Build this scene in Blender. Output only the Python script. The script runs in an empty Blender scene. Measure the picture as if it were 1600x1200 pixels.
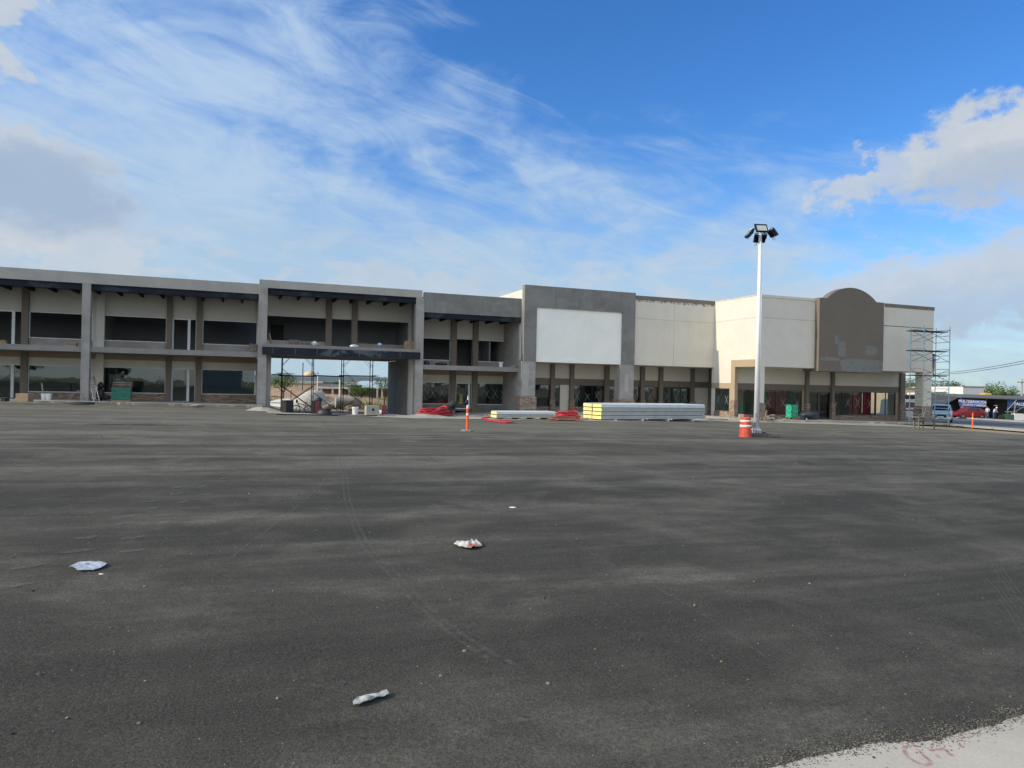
import bpy, bmesh, math, random
from math import sin, cos, pi, radians, atan2, sqrt
from mathutils import Vector, Matrix, noise
random.seed(7)
R = random.Random(11)
SC = bpy.context.scene
COL = SC.collection

# ------------------------------------------------------------------ camera
F_PX, ROLL, PITCH, CAM_Z = 1109.0, 0.0208, 0.0009, 2.0
cam_d = bpy.data.cameras.new('camera'); cam = bpy.data.objects.new('camera', cam_d); COL.objects.link(cam)
cam_d.sensor_width = 36; cam_d.lens = F_PX / 1600 * 36; cam_d.clip_end = 9000; cam_d.clip_start = 0.05
CM = Matrix.Rotation(pi/2 + PITCH, 4, 'X') @ Matrix.Rotation(ROLL, 4, 'Z')
cam.matrix_world = Matrix.Translation((0, 0, CAM_Z)) @ CM
SC.camera = cam
SC.render.resolution_x, SC.render.resolution_y = 1024, 768
SC.view_settings.view_transform = 'Standard'; SC.view_settings.look = 'None'
SC.view_settings.exposure = EXPO = 0.45; SC.view_settings.gamma = 1
SC.cycles.max_bounces = 6; SC.cycles.transparent_max_bounces = 12
SC.cycles.glossy_bounces = 3; SC.cycles.diffuse_bounces = 4

# ------------------------------------------------------------------ sun
ANG = math.atan(0.385); CA, SA = cos(ANG), sin(ANG)          # direction of the shop fronts
BETA, SUN_EL = radians(2.6), radians(29)
U2 = Vector((CA, SA, 0)); B2 = Vector((-SA, CA, 0))           # along the fronts / away from the camera
to_sun = (-U2 * cos(BETA) + B2 * sin(BETA)) * cos(SUN_EL) + Vector((0, 0, sin(SUN_EL)))
sun_d = bpy.data.lights.new('sun', 'SUN'); sun = bpy.data.objects.new('sun', sun_d); COL.objects.link(sun)
sun_d.energy = 3.1; sun_d.angle = radians(0.55); sun_d.color = (1.0, 0.875, 0.69)
sun.rotation_euler = to_sun.to_track_quat('Z', 'Y').to_euler(); sun.location = (0, 0, 60)

# ------------------------------------------------------------------ node expression helper
class E:
    def __init__(s, nt, sock): s.nt, s.k = nt, sock
    def _m(s, op, b=None, c=None, flip=False):
        n = s.nt.nodes.new('ShaderNodeMath'); n.operation = op
        a = s
        if flip: a, b = b, s
        for i, v in enumerate((a, b, c)):
            if v is None: continue
            if isinstance(v, E): s.nt.links.new(v.k, n.inputs[i])
            else: n.inputs[i].default_value = v
        return E(s.nt, n.outputs[0])
    def __add__(s, b): return s._m('ADD', b)
    __radd__ = __add__
    def __mul__(s, b): return s._m('MULTIPLY', b)
    __rmul__ = __mul__
    def __sub__(s, b): return s._m('SUBTRACT', b)
    def __rsub__(s, b): return s._m('SUBTRACT', b, flip=True)
    def __truediv__(s, b): return s._m('DIVIDE', b)
    def pw(s, b): return s._m('POWER', b)
    def mx(s, b): return s._m('MAXIMUM', b)
    def mn(s, b): return s._m('MINIMUM', b)
    def ab(s): return s._m('ABSOLUTE')
    def ss(s, lo, hi, a=0.0, b=1.0):
        n = s.nt.nodes.new('ShaderNodeMapRange'); n.interpolation_type = 'SMOOTHSTEP'
        s.nt.links.new(s.k, n.inputs['Value'])
        for nm, v in (('From Min', lo), ('From Max', hi), ('To Min', a), ('To Max', b)):
            n.inputs[nm].default_value = v
        return E(s.nt, n.outputs[0])
def xyz(nt, sock):
    n = nt.nodes.new('ShaderNodeSeparateXYZ'); nt.links.new(sock, n.inputs[0])
    return [E(nt, o) for o in n.outputs]
def comb(nt, x, y, z=0.0):
    n = nt.nodes.new('ShaderNodeCombineXYZ')
    for i, v in enumerate((x, y, z)):
        if isinstance(v, E): nt.links.new(v.k, n.inputs[i])
        else: n.inputs[i].default_value = v
    return n.outputs[0]
def nz(nt, vec, scale, detail=4, rough=0.5, dist=0.0):
    n = nt.nodes.new('ShaderNodeTexNoise'); nt.links.new(vec, n.inputs['Vector'])
    n.inputs['Scale'].default_value = scale; n.inputs['Detail'].default_value = detail
    n.inputs['Roughness'].default_value = rough; n.inputs['Distortion'].default_value = dist
    return E(nt, n.outputs['Fac'])
def mixc(nt, fac, a, b, blend='MIX'):
    n = nt.nodes.new('ShaderNodeMix'); n.data_type = 'RGBA'; n.blend_type = blend
    for i, v in ((0, fac), (6, a), (7, b)):
        if isinstance(v, E): nt.links.new(v.k, n.inputs[i])
        elif isinstance(v, bpy.types.NodeSocket): nt.links.new(v, n.inputs[i])
        elif i == 0: n.inputs[0].default_value = v
        else: n.inputs[i].default_value = (*v, 1)
    return n.outputs[2]

# ------------------------------------------------------------------ sky
def make_world():
    w = bpy.data.worlds.new('World'); SC.world = w; w.use_nodes = True
    nt = w.node_tree; nt.nodes.clear()
    out = nt.nodes.new('ShaderNodeOutputWorld')
    sky = nt.nodes.new('ShaderNodeTexSky'); sky.sky_type = 'NISHITA'; sky.sun_disc = False
    sky.sun_elevation = SUN_EL; sky.sun_rotation = atan2(to_sun.x, to_sun.y)
    sky.altitude = 200; sky.air_density = 1.0; sky.dust_density = 0.3; sky.ozone_density = 2.5
    tc = nt.nodes.new('ShaderNodeTexCoord')
    X, Y, Z = xyz(nt, tc.outputs['Generated'])
    az = X._m('ARCTAN2', Y); el = Z._m('ARCSINE')
    D = lambda a: a * (180 / pi)
    az, el = D(az), D(el)                       # degrees
    # gentle swirl so that no mask keeps a clean outline
    v0 = comb(nt, az * 0.1, el * 0.1, 0.0)
    w1 = nz(nt, v0, 0.9, 5, 0.55) - 0.5
    v1 = comb(nt, az * 0.1 + 7.3, el * 0.1 + 2.1, 1.7)
    w2 = nz(nt, v1, 0.9, 5, 0.55) - 0.5
    aw, ew = az + w1 * 12.0, el + w2 * 8.0
    def blob(a, e, ra, re, slope=0.0, lo=0.35, hi=1.0, A=None, Ee=None):
        A = A or aw; Ee = Ee or ew
        dx = A - a; dy = Ee - e - dx * slope
        r = (dx * (1 / ra)).pw(2) + (dy * (1 / re)).pw(2)
        return r.ss(lo, hi, 1.0, 0.0)
    # high thin veil, drawn out in soft streaks that fan up from the right
    f1 = nz(nt, comb(nt, (az + el * 1.3) * 0.045, (el - az * 0.30) * 0.10, 4.0), 1.4, 7, 0.56, 1.0)
    f2 = nz(nt, comb(nt, (az + el * 1.1) * 0.11, (el + az * .12) * 0.26, 3.0), 1.3, 9, 0.62, 1.2)
    clear = blob(17, 30.5, 34, 12.0, -0.10, 0.0, 1.6) * 0.27
    gap = blob(-12.5, 15.8, 10, 2.2, -0.38, 0.0, 1.2) * 0.09 + blob(30, 11.2, 10, 3.0, 0.1, 0.0, 1.2) * 0.15 + blob(-3, 17, 6, 4, 0, 0.0, 1.2) * .07
    veil = f1 * 0.52 + f2 * 0.46 + el.ss(6, 22, 0.19, 0.0) + az.ss(-30, 26, 0.22, 0.05) - clear - gap
    veil = veil.ss(0.42, 0.86, 0.02, 0.92)
    hazeb = el.ss(-1, 11, 0.60, 0.0)
    veil = (veil + hazeb * (1.0 - veil)).mn(0.93)
    wisp = (blob(2.6, 15.6, 1.5, 4.8, -1.1, 0.0, 1.3) * f2.ss(.36, .60, .3, 1.0) * .45).mx(blob(2.4, 17.4, 2.3, 0.9, 0, 0.0, 1.2) * .6)
    veil = veil + wisp * (1.0 - veil)
    # cumulus
    puff = nz(nt, comb(nt, az * 0.20, el * 0.27, 9.0), 1.5, 9, 0.62, 0.2)
    p2 = nz(nt, comb(nt, az * 0.2 + 5.0, el * 0.27, 2.0), 1.5, 9, 0.62, 0.2)
    e2 = el + (puff - 0.5) * 8.5 + w2 * 3.0; a2 = az + (p2 - 0.5) * 15.0
    k = dict(A=a2, Ee=e2, lo=0.30, hi=1.15)
    g = blob(-35.0, 12.4, 8.0, 4.0, -0.06, **k) * .92
    g1 = blob(-31.5, 8.6, 5.5, 2.0, 0.25, **k) * .75
    g2 = blob(-38.0, 23.5, 3.4, 7.0, 0.2, **k) * .85
    g3 = blob(-36.0, 31.2, 6.0, 2.4, 0.1, **k) * 0.6
    r1 = blob(34.8, 16.4, 8.6, 3.6, 0.20, **k)
    r1b = blob(27.0, 15.0, 4.6, 1.9, 0.1, **k) * .8
    r2 = blob(37.5, 13.2, 2.4, 1.3, 0.0, **k) * .8
    r3 = blob(32, 7.2, 14.0, 3.6, 0.10, **k) * .8
    r4 = blob(-9, 7.6, 9.0, 1.3, 0.0, **k) * 0.5
    r5 = blob(38, 4.8, 4.0, 1.4, 0.0, **k) * 0.6
    cum = g.mx(g1).mx(g2).mx(g3).mx(r1).mx(r1b).mx(r2).mx(r3).mx(r4).mx(r5)
    sA = dict(A=az + w1 * 6 + (p2 - .5) * 5, Ee=el + w2 * 4 + (puff - .5) * 3)
    shade = blob(-36.0, 12.6, 9.0, 3.0, -0.04, 0.25, 1.15, **sA).mx(
             blob(37.0, 14.8, 9.5, 2.5, 0.12, 0.1, 1.4, **sA) * 0.62).mx(
             blob(35, 4.5, 14, 3.2, 0.05, 0.1, 1.3, **sA) * 0.7)
    lumpy = nz(nt, comb(nt, az * 0.16 + 2.0, el * 0.42, 6.0), 1.5, 9, 0.60, 0.3)
    bank = lumpy.ss(.47, .60) * el.ss(2.0, 5.0) * el.ss(14.5, 7.0) * az.ss(-40, -30) * az.ss(34, 16) * .55
    cum = cum.mx(bank)
    ccol = mixc(nt, shade, (0.45, 0.48, 0.52), (0.265, 0.345, 0.465))
    ccol = mixc(nt, puff.ss(0.35, 0.68, 0.35, 0.0), ccol, (0.31, 0.38, 0.48))
    vcol = mixc(nt, el.ss(0, 26), (0.315, 0.425, 0.515), (0.31, 0.435, 0.625))
    vcol = mixc(nt, (f2 * .6 + f1 * .4).ss(.42, .66, 0.0, .55), vcol, (0.40, 0.495, 0.60))
    # unseen bright cloud added behind the camera, stronger sunwards, lifts light on shaded fronts
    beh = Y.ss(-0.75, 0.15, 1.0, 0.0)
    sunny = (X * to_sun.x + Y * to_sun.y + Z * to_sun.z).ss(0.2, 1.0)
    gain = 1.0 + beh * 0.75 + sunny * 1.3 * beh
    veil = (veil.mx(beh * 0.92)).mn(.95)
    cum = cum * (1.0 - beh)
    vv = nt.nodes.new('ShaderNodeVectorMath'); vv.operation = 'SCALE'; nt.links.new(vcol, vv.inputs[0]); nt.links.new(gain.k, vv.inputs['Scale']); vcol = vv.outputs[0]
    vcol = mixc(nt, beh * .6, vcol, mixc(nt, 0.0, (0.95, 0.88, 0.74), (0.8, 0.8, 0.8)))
    bs = nt.nodes.new('ShaderNodeBackground')
    hs = nt.nodes.new('ShaderNodeHueSaturation'); nt.links.new(sky.outputs[0], hs.inputs['Color'])
    hs.inputs['Saturation'].default_value = 1.32; hs.inputs['Hue'].default_value = 0.508
    hs.inputs['Value'].default_value = 1.12
    nt.links.new(mixc(nt, 1.0, hs.outputs[0], (0.98, 1.12, 1.22), 'MULTIPLY'), bs.inputs['Color']); bs.inputs['Strength'].default_value = 0.10
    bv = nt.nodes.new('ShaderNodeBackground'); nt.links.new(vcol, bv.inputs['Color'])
    bc = nt.nodes.new('ShaderNodeBackground'); nt.links.new(ccol, bc.inputs['Color'])
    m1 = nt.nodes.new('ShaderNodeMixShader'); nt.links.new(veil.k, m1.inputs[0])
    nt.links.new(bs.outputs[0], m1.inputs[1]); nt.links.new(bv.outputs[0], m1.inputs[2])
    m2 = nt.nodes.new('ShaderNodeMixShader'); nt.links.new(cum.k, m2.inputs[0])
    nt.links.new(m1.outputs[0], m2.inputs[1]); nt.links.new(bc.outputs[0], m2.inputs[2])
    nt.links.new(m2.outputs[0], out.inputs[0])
    w.cycles.sampling_method = 'MANUAL'; w.cycles.sample_map_resolution = 512
make_world()

# ------------------------------------------------------------------ coordinates
def F(u, w, z): return Vector((u * CA - w * SA, u * SA + w * CA, z))   # metres along / behind the shop-front line
def ray(px, py):
    d = CM @ Vector(((px - 800) / F_PX, (600 - py) / F_PX, -1.0)); return d
def P(px, py, w):                       # photo point -> (u, z) on the vertical plane w
    d = ray(px, py); dw = -d.x * SA + d.y * CA; t = w / dw
    return (d.x * CA + d.y * SA) * t, CAM_Z + d.z * t
def U(px, w, py=600): return P(px, py, w)[0]
def Zw(px, py, w): return P(px, py, w)[1]
def PS(px, py, u):                      # photo point -> (w, z) on the cross wall u
    d = ray(px, py); t = u / (d.x * CA + d.y * SA)
    return (-d.x * SA + d.y * CA) * t, CAM_Z + d.z * t
def sstep(x, a, b):
    t = max(0.0, min(1.0, (x - a) / (b - a))); return t * t * (3 - 2 * t)
W_A, W_G, W_B, W_C = 51.2, 50.9, 50.6, 44.8
U_G0, U_G1, U_3 = U(405, W_G), U(654, W_G), U(815, W_G)
def gz(x, y):                           # the lie of the land
    u = x * CA + y * SA; w = -x * SA + y * CA
    xx = max(-90, min(110, x)); yy = max(-20, min(150, y))
    z = 0.3 - 0.013 * xx - 0.008 * yy
    d = sstep(w, 41, 49.5) * sstep(u, U_G0 + .3, U_G0 + 2.2) * (1 - sstep(u, U_G1 + 1, U_3 + 2))
    return z - 0.5 * d
def G(px, py, lift=0.0):                # photo point -> point on the ground
    d = ray(px, py); t = 3.0
    while t < 400:
        p = Vector((0, 0, CAM_Z)) + d * t
        if p.z <= gz(p.x, p.y) + lift: break
        st = 0.05 + t * 0.0015; t += st
    lo, hi = max(0.0, t - 0.05 - t * 0.0016), t
    for _ in range(24):
        m = (lo + hi) / 2; p = Vector((0, 0, CAM_Z)) + d * m
        if p.z <= gz(p.x, p.y) + lift: hi = m
        else: lo = m
    p = Vector((0, 0, CAM_Z)) + d * hi
    p.z = gz(p.x, p.y) + lift; return p
def AT(px, py, y):                      # photo point -> point at depth y
    d = ray(px, py); return Vector((0, 0, CAM_Z)) + d * (y / d.y)

# ------------------------------------------------------------------ object helpers
MATX = {}
def tag(o, label=None, cat=None, group=None, kind=None):
    if label: o['label'] = label
    if cat: o['category'] = cat
    if group: o['group'] = group
    if kind: o['kind'] = kind
    return o
def thing(name, loc, rz=0.0, label=None, cat=None, group=None, rx=0, ry=0):
    o = bpy.data.objects.new(name, None); COL.objects.link(o); o.empty_display_size = 0.3
    o.location = loc; o.rotation_euler = (rx, ry, rz)
    MATX[o.name] = Matrix.Translation(Vector(loc)) @ o.rotation_euler.to_matrix().to_4x4()
    return tag(o, label, cat, group)
def copy_tree(o, parent=None):
    c = o.copy(); COL.objects.link(c); c.parent = parent
    if o.name in MATX: MATX[c.name] = MATX[o.name]
    for ch in [x for x in bpy.data.objects if x.parent == o]: copy_tree(ch, c)
    return c
class MB:
    """collects shapes in one frame (local if the parent is given at build time with local=True, else world)"""
    def __init__(s): s.v, s.f, s.m = [], [], []
    def add(s, vs, fs, mi=0):
        b = len(s.v); s.v += [Vector(p) for p in vs]; s.f += [tuple(b + i for i in f) for f in fs]; s.m += [mi] * len(fs); return s
    def hexa(s, p, mi=0):     # 8 corners: bottom ring 0-3, top ring 4-7
        return s.add(p, [(0, 3, 2, 1), (4, 5, 6, 7), (0, 1, 5, 4), (1, 2, 6, 5), (2, 3, 7, 6), (3, 0, 4, 7)], mi)
    def box(s, x0, x1, y0, y1, z0, z1, mi=0):
        return s.hexa([(x0, y0, z0), (x1, y0, z0), (x1, y1, z0), (x0, y1, z0), (x0, y0, z1), (x1, y0, z1), (x1, y1, z1), (x0, y1, z1)], mi)
    def fb(s, u0, u1, w0, w1, z0, z1, mi=0):   # box in shop-front metres
        if u1 < u0: u0, u1 = u1, u0
        c = [(u0, w0), (u1, w0), (u1, w1), (u0, w1)]
        return s.hexa([F(a, b, z0) for a, b in c] + [F(a, b, z1) for a, b in c], mi)
    def ob(s, c, sx, sy, sz, rz=0, rx=0, ry=0, mi=0):   # oriented box, centre c
        m = Matrix.Translation(Vector(c)) @ Matrix.Rotation(rz, 4, 'Z') @ Matrix.Rotation(ry, 4, 'Y') @ Matrix.Rotation(rx, 4, 'X')
        q = [(-1, -1), (1, -1), (1, 1), (-1, 1)]
        return s.hexa([m @ Vector((a * sx / 2, b * sy / 2, -sz / 2)) for a, b in q] + [m @ Vector((a * sx / 2, b * sy / 2, sz / 2)) for a, b in q], mi)
    def tube(s, a, b, r, r2=None, n=8, mi=0, caps=True):
        a, b = Vector(a), Vector(b); r2 = r if r2 is None else r2
        d = (b - a).normalized(); t = Vector((0, 0, 1)) if abs(d.z) < .9 else Vector((1, 0, 0))
        x = d.cross(t).normalized(); y = d.cross(x)
        vs = [a + (x * cos(2*pi*i/n) + y * sin(2*pi*i/n)) * r for i in range(n)] + [b + (x * cos(2*pi*i/n) + y * sin(2*pi*i/n)) * r2 for i in range(n)]
        fs = [(i, i + n, (i + 1) % n + n, (i + 1) % n) for i in range(n)]
        if caps: fs += [tuple(range(n)), tuple(range(2*n - 1, n - 1, -1))]
        return s.add(vs, fs, mi)
    def path(s, pts, r, n=6, mi=0):
        pts = [Vector(p) for p in pts]; rings = []
        for i, p in enumerate(pts):
            d = (pts[min(i+1, len(pts)-1)] - pts[max(i-1, 0)]).normalized()
            t = Vector((0, 0, 1)) if abs(d.z) < .9 else Vector((1, 0, 0))
            x = d.cross(t).normalized(); y = d.cross(x)
            rings += [p + (x * cos(2*pi*k/n) + y * sin(2*pi*k/n)) * r for k in range(n)]
        fs = [(i*n + k, (i+1)*n + k, (i+1)*n + (k+1) % n, i*n + (k+1) % n) for i in range(len(pts)-1) for k in range(n)]
        fs += [tuple(range(n)), tuple(range(len(pts)*n - 1, len(pts)*n - n - 1, -1))]
        return s.add(rings, fs, mi)
    def lathe(s, c, prof, n=16, mi=0, axis=None):
        c = Vector(c); vs, fs = [], []
        q = Vector(axis).to_track_quat('Z', 'Y') if axis else None
        for r, z in prof:
            for k in range(n):
                p = Vector((r * cos(2*pi*k/n), r * sin(2*pi*k/n), z))
                vs.append(c + (q @ p if q else p))
        m = len(prof)
        fs = [(i*n + k, i*n + (k+1) % n, (i+1)*n + (k+1) % n, (i+1)*n + k) for i in range(m-1) for k in range(n)]
        if prof[0][0] > 1e-4: fs.append(tuple(range(n - 1, -1, -1)))
        if prof[-1][0] > 1e-4: fs.append(tuple(range((m-1)*n, m*n)))
        return s.add(vs, fs, mi)
    def prism(s, poly, ext, mi=0):      # poly: 3D points, ext: vector
        poly = [Vector(p) for p in poly]; e = Vector(ext); n = len(poly)
        return s.add(poly + [p + e for p in poly], [tuple(range(n - 1, -1, -1)), tuple(range(n, 2*n))] + [(i, (i+1) % n, (i+1) % n + n, i + n) for i in range(n)], mi)
    def rock(s, c, r, sq=(1, 1, .7), seed=0, sub=2, mi=0, amp=.35):
        bm = bmesh.new(); bmesh.ops.create_icosphere(bm, subdivisions=sub, radius=1)
        o = Vector((seed * 3.1, seed * 1.7, 0)); vs = []
        for v in bm.verts:
            k = 1 + amp * noise.noise(v.co * 1.3 + o)
            vs.append(Vector(c) + Vector((v.co.x * sq[0], v.co.y * sq[1], v.co.z * sq[2])) * r * k)
        fs = [tuple(v.index for v in f.verts) for f in bm.faces]; bm.free()
        return s.add(vs, fs, mi)
    def build(s, name, mats, parent=None, local=False, smooth=False, bevel=0, loc=None, rz=0.0):
        if not isinstance(mats, (list, tuple)): mats = [mats]
        me = bpy.data.meshes.new(name)
        if parent is not None:
            M = MATX[parent.name]
        elif local:
            M = Matrix.Translation(Vector(loc or (0, 0, 0))) @ Matrix.Rotation(rz, 4, 'Z')
        else:
            if loc is None:
                xs = [v.x for v in s.v]; ys = [v.y for v in s.v]; zs = [v.z for v in s.v]
                loc = ((min(xs)+max(xs))/2, (min(ys)+max(ys))/2, min(zs))
            M = Matrix.Translation(Vector(loc)) @ Matrix.Rotation(rz, 4, 'Z')
        vs = s.v if local else [M.inverted() @ v for v in s.v]
        me.from_pydata([tuple(v) for v in vs], [], s.f)
        for m in mats: me.materials.append(m)
        me.polygons.foreach_set('material_index', s.m)
        if smooth: me.polygons.foreach_set('use_smooth', [True] * len(me.polygons))
        me.update()
        o = bpy.data.objects.new(name, me); COL.objects.link(o)
        if parent is not None: o.parent = parent; MATX[o.name] = M
        else: o.location = M.translation; o.rotation_euler = (0, 0, rz); MATX[o.name] = M
        if bevel:
            b = o.modifiers.new('bevel', 'BEVEL'); b.width = bevel; b.segments = 2; b.limit_method = 'ANGLE'
        return o

# ------------------------------------------------------------------ materials
def base_mat(name):
    m = bpy.data.materials.new(name); m.use_nodes = True; nt = m.node_tree
    b = nt.nodes['Principled BSDF']; tc = nt.nodes.new('ShaderNodeTexCoord')
    return m, nt, b, tc.outputs['Object']
def bump(nt, b, h, strength=.3, dist=.02):
    n = nt.nodes.new('ShaderNodeBump'); n.inputs['Strength'].default_value = strength; n.inputs['Distance'].default_value = dist
    nt.links.new(h.k if isinstance(h, E) else h, n.inputs['Height']); nt.links.new(n.outputs[0], b.inputs['Normal'])
def simple(name, col, rough=.7, metal=0.0, var=.12, scale=3.0, bmp=0.0, spec=.5):
    m, nt, b, v = base_mat(name)
    f = nz(nt, v, scale, 6, .6); c2 = tuple(c * (1 - var * 2) for c in col)
    nt.links.new(mixc(nt, f.ss(.3, .7), col, c2), b.inputs['Base Color'])
    b.inputs['Roughness'].default_value = rough; b.inputs['Metallic'].default_value = metal
    b.inputs['Specular IOR Level'].default_value = spec
    if bmp: bump(nt, b, nz(nt, v, scale * 8, 3), bmp)
    return m
def stucco(name, col, dirt=.25, patch=None, patch_amt=.5, streak=.3, scale=.7):
    """plaster: broad mottling, vertical run-down streaks, fine grain"""
    m, nt, b, v = base_mat(name)
    x, y, z = xyz(nt, v); h = x + y * .97
    big = nz(nt, v, scale, 7, .62, .4)
    run = nz(nt, comb(nt, h * 2.2, z * .12, 0), 1.5, 5, .6)
    fine = nz(nt, v, 14, 4, .6)
    dk = tuple(c * (1 - dirt) for c in col)
    c = mixc(nt, big.ss(.35, .68), col, dk)
    c = mixc(nt, run.ss(.5, .72, 0, streak), c, tuple(k * .72 for k in col))
    if patch: c = mixc(nt, nz(nt, comb(nt, h * .6, z * 1.1, 4), .9, 6, .6, .5).ss(.5, .6, 0, patch_amt), c, patch)
    c = mixc(nt, fine.ss(.3, .7, 0, .12), c, tuple(k * .6 for k in col))
    nt.links.new(c, b.inputs['Base Color']); b.inputs['Roughness'].default_value = .88
    b.inputs['Specular IOR Level'].default_value = .25
    bump(nt, b, fine + big * 2.0, .25, .01)
    return m
def stone_mat(name, k=1.0):
    m, nt, b, v = base_mat(name); x, y, z = xyz(nt, v)
    vec = comb(nt, x + y + 30.0, z + 5.0, 0)
    t = nt.nodes.new('ShaderNodeTexBrick'); nt.links.new(vec, t.inputs['Vector'])
    t.inputs['Scale'].default_value = 1.0; t.inputs['Brick Width'].default_value = .36; t.inputs['Row Height'].default_value = .085
    t.inputs['Mortar Size'].default_value = .009; t.offset = .37; t.inputs['Bias'].default_value = 0
    t.inputs['Color1'].default_value = (0.0, 0, 0, 1); t.inputs['Color2'].default_value = (1, 1, 1, 1); t.inputs['Mortar'].default_value = (.5, .5, .5, 1)
    n1 = nz(nt, comb(nt, (x + y) * 2.2, z * 11, 1), 1.0, 3, .6)
    c = mixc(nt, t.outputs['Color'], (.30 * k, .22 * k, .17 * k), (.46 * k, .36 * k, .28 * k))
    c = mixc(nt, n1.ss(.42, .62), c, (.20 * k, .135 * k, .105 * k))
    c = mixc(nt, E(nt, t.outputs['Fac']) * .8, c, (.12, .10, .09))
    nt.links.new(c, b.inputs['Base Color']); b.inputs['Roughness'].default_value = .9
    bump(nt, b, (1 - E(nt, t.outputs['Fac'])) + n1 * .8, .8, .03)
    return m
def glass_mat(name, tint, base_fac, rough=.02):
    m = bpy.data.materials.new(name); m.use_nodes = True; nt = m.node_tree; nt.nodes.clear()
    o = nt.nodes.new('ShaderNodeOutputMaterial'); tr = nt.nodes.new('ShaderNodeBsdfTransparent'); gl = nt.nodes.new('ShaderNodeBsdfGlossy')
    tr.inputs[0].default_value = (*tint, 1); gl.inputs['Color'].default_value = (.8, .86, .88, 1)
    lw = nt.nodes.new('ShaderNodeLayerWeight'); lw.inputs[0].default_value = .5
    tc = nt.nodes.new('ShaderNodeTexCoord')
    gl.inputs['Roughness'].default_value = rough
    bn = nt.nodes.new('ShaderNodeBump'); bn.inputs['Strength'].default_value = .05; bn.inputs['Distance'].default_value = .05
    nt.links.new(nz(nt, tc.outputs['Object'], 1.1, 2).k, bn.inputs['Height']); nt.links.new(bn.outputs[0], gl.inputs['Normal'])
    f = (E(nt, lw.outputs['Facing']).pw(5.0) * .9 + base_fac).mn(1.0)
    mx = nt.nodes.new('ShaderNodeMixShader'); nt.links.new(f.k, mx.inputs[0])
    nt.links.new(tr.outputs[0], mx.inputs[1]); nt.links.new(gl.outputs[0], mx.inputs[2]); nt.links.new(mx.outputs[0], o.inputs[0])
    return m
def alpha_paint(name, col, lo, hi, scale, amount=1.0, rough=.9):
    m, nt, b, v = base_mat(name); b.inputs['Base Color'].default_value = (*col, 1); b.inputs['Roughness'].default_value = rough
    b.inputs['Specular IOR Level'].default_value = .2
    f = nz(nt, v, scale, 6, .7).ss(lo, hi, 0, amount); nt.links.new(f.k, b.inputs['Alpha'])
    return m
def leaf_mat(name, c1, c2):
    m, nt, b, v = base_mat(name)
    oi = nt.nodes.new('ShaderNodeNewGeometry')
    c = mixc(nt, E(nt, oi.outputs['Random Per Island']), c1, c2)
    c = mixc(nt, nz(nt, v, .9, 3).ss(.35, .65, 0, .5), c, tuple(k * .55 for k in c1))
    nt.links.new(c, b.inputs['Base Color']); b.inputs['Roughness'].default_value = .7; b.inputs['Specular IOR Level'].default_value = .25
    return m

M = {}
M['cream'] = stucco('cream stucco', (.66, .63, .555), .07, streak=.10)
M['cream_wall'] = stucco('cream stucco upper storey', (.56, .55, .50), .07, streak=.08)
M['white_board'] = stucco('white primer board', (.86, .865, .82), .06, streak=.12, scale=.5)
M['tan'] = stucco('tan band paint', (.40, .32, .225), .08, streak=.08)
M['brown'] = stucco('taupe brown paint', (.20, .172, .148), .12, streak=.12)
M['brown_arch'] = stucco('taupe brown arch paint', (.175, .150, .126), .06, streak=.10)
M['patch'] = alpha_paint('grey filler patches', (.27, .275, .26), .22, .50, 2.6, .62)
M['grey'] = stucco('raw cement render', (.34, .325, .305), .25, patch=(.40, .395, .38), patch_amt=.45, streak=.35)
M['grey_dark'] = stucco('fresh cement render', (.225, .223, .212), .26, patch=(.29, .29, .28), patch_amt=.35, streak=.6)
M['grey_light'] = stucco('pale parapet render', (.40, .39, .36), .12, patch=(.32, .315, .30), patch_amt=.4, streak=.25)
M['slab'] = stucco('concrete slab edge', (.27, .255, .245), .2, streak=.25)
M['room'] = stucco('bare interior plaster', (.30, .32, .34), .15, streak=.1)
M['steel_dark'] = stucco('dark painted steel beam', (.016, .020, .030), .3, patch=(.10, .12, .15), patch_amt=.22, streak=.5, scale=1.2)
M['steel_weather'] = stucco('weathered steel girder', (.024, .030, .042), .3, patch=(.22, .26, .30), patch_amt=.34, streak=.6, scale=.8)
M['alu'] = simple('white aluminium frame', (.66, .70, .72), .4, .0, .05)
M['alu_dark'] = simple('bronze aluminium frame', (.06, .055, .05), .4, .3)
M['glass'] = glass_mat('shop window glass', (.62, .72, .72), .075)
M['glass_clear'] = glass_mat('clear shop glass', (.86, .90, .88), .03)
M['glass_dark'] = glass_mat('tinted glass', (.30, .34, .36), .045)
M['glass_car'] = glass_mat('car glass', (.12, .14, .15), .08)
M['tape'] = simple('masking tape', (.42, .44, .41), .8)
M['stone'] = stone_mat('stacked stone veneer')
M['roof'] = simple('flat roof felt', (.22, .22, .21), .9)
M['steel'] = simple('galvanised scaffold steel', (.34, .37, .38), .45, .6, .25, 6)
M['steel_blue'] = simple('blue scaffold steel', (.13, .32, .48), .5, .2, .25, 6)
M['steel_navy'] = simple('dark scaffold steel', (.045, .06, .075), .5, .4, .3, 6)
M['plank'] = simple('dark scaffold plank', (.05, .045, .04), .8, 0, .3, 5)
M['wood'] = simple('raw timber', (.36, .25, .15), .8, 0, .22, 9)
M['wood_grey'] = simple('weathered board', (.22, .20, .165), .85, 0, .25, 6)
M['carton'] = simple('brown cardboard', (.36, .26, .16), .85, 0, .12, 4)
M['white_pl'] = simple('white plastic', (.66, .68, .68), .5, 0, .1)
M['black'] = simple('black plastic', (.012, .013, .015), .55, 0, .2)
M['rubber'] = simple('tyre rubber', (.02, .02, .02), .8)
M['blue_pl'] = simple('blue plastic', (.05, .22, .55), .4)
M['red_hose'] = simple('red corrugated conduit', (.52, .035, .045), .45, 0, .15, 5)
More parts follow.
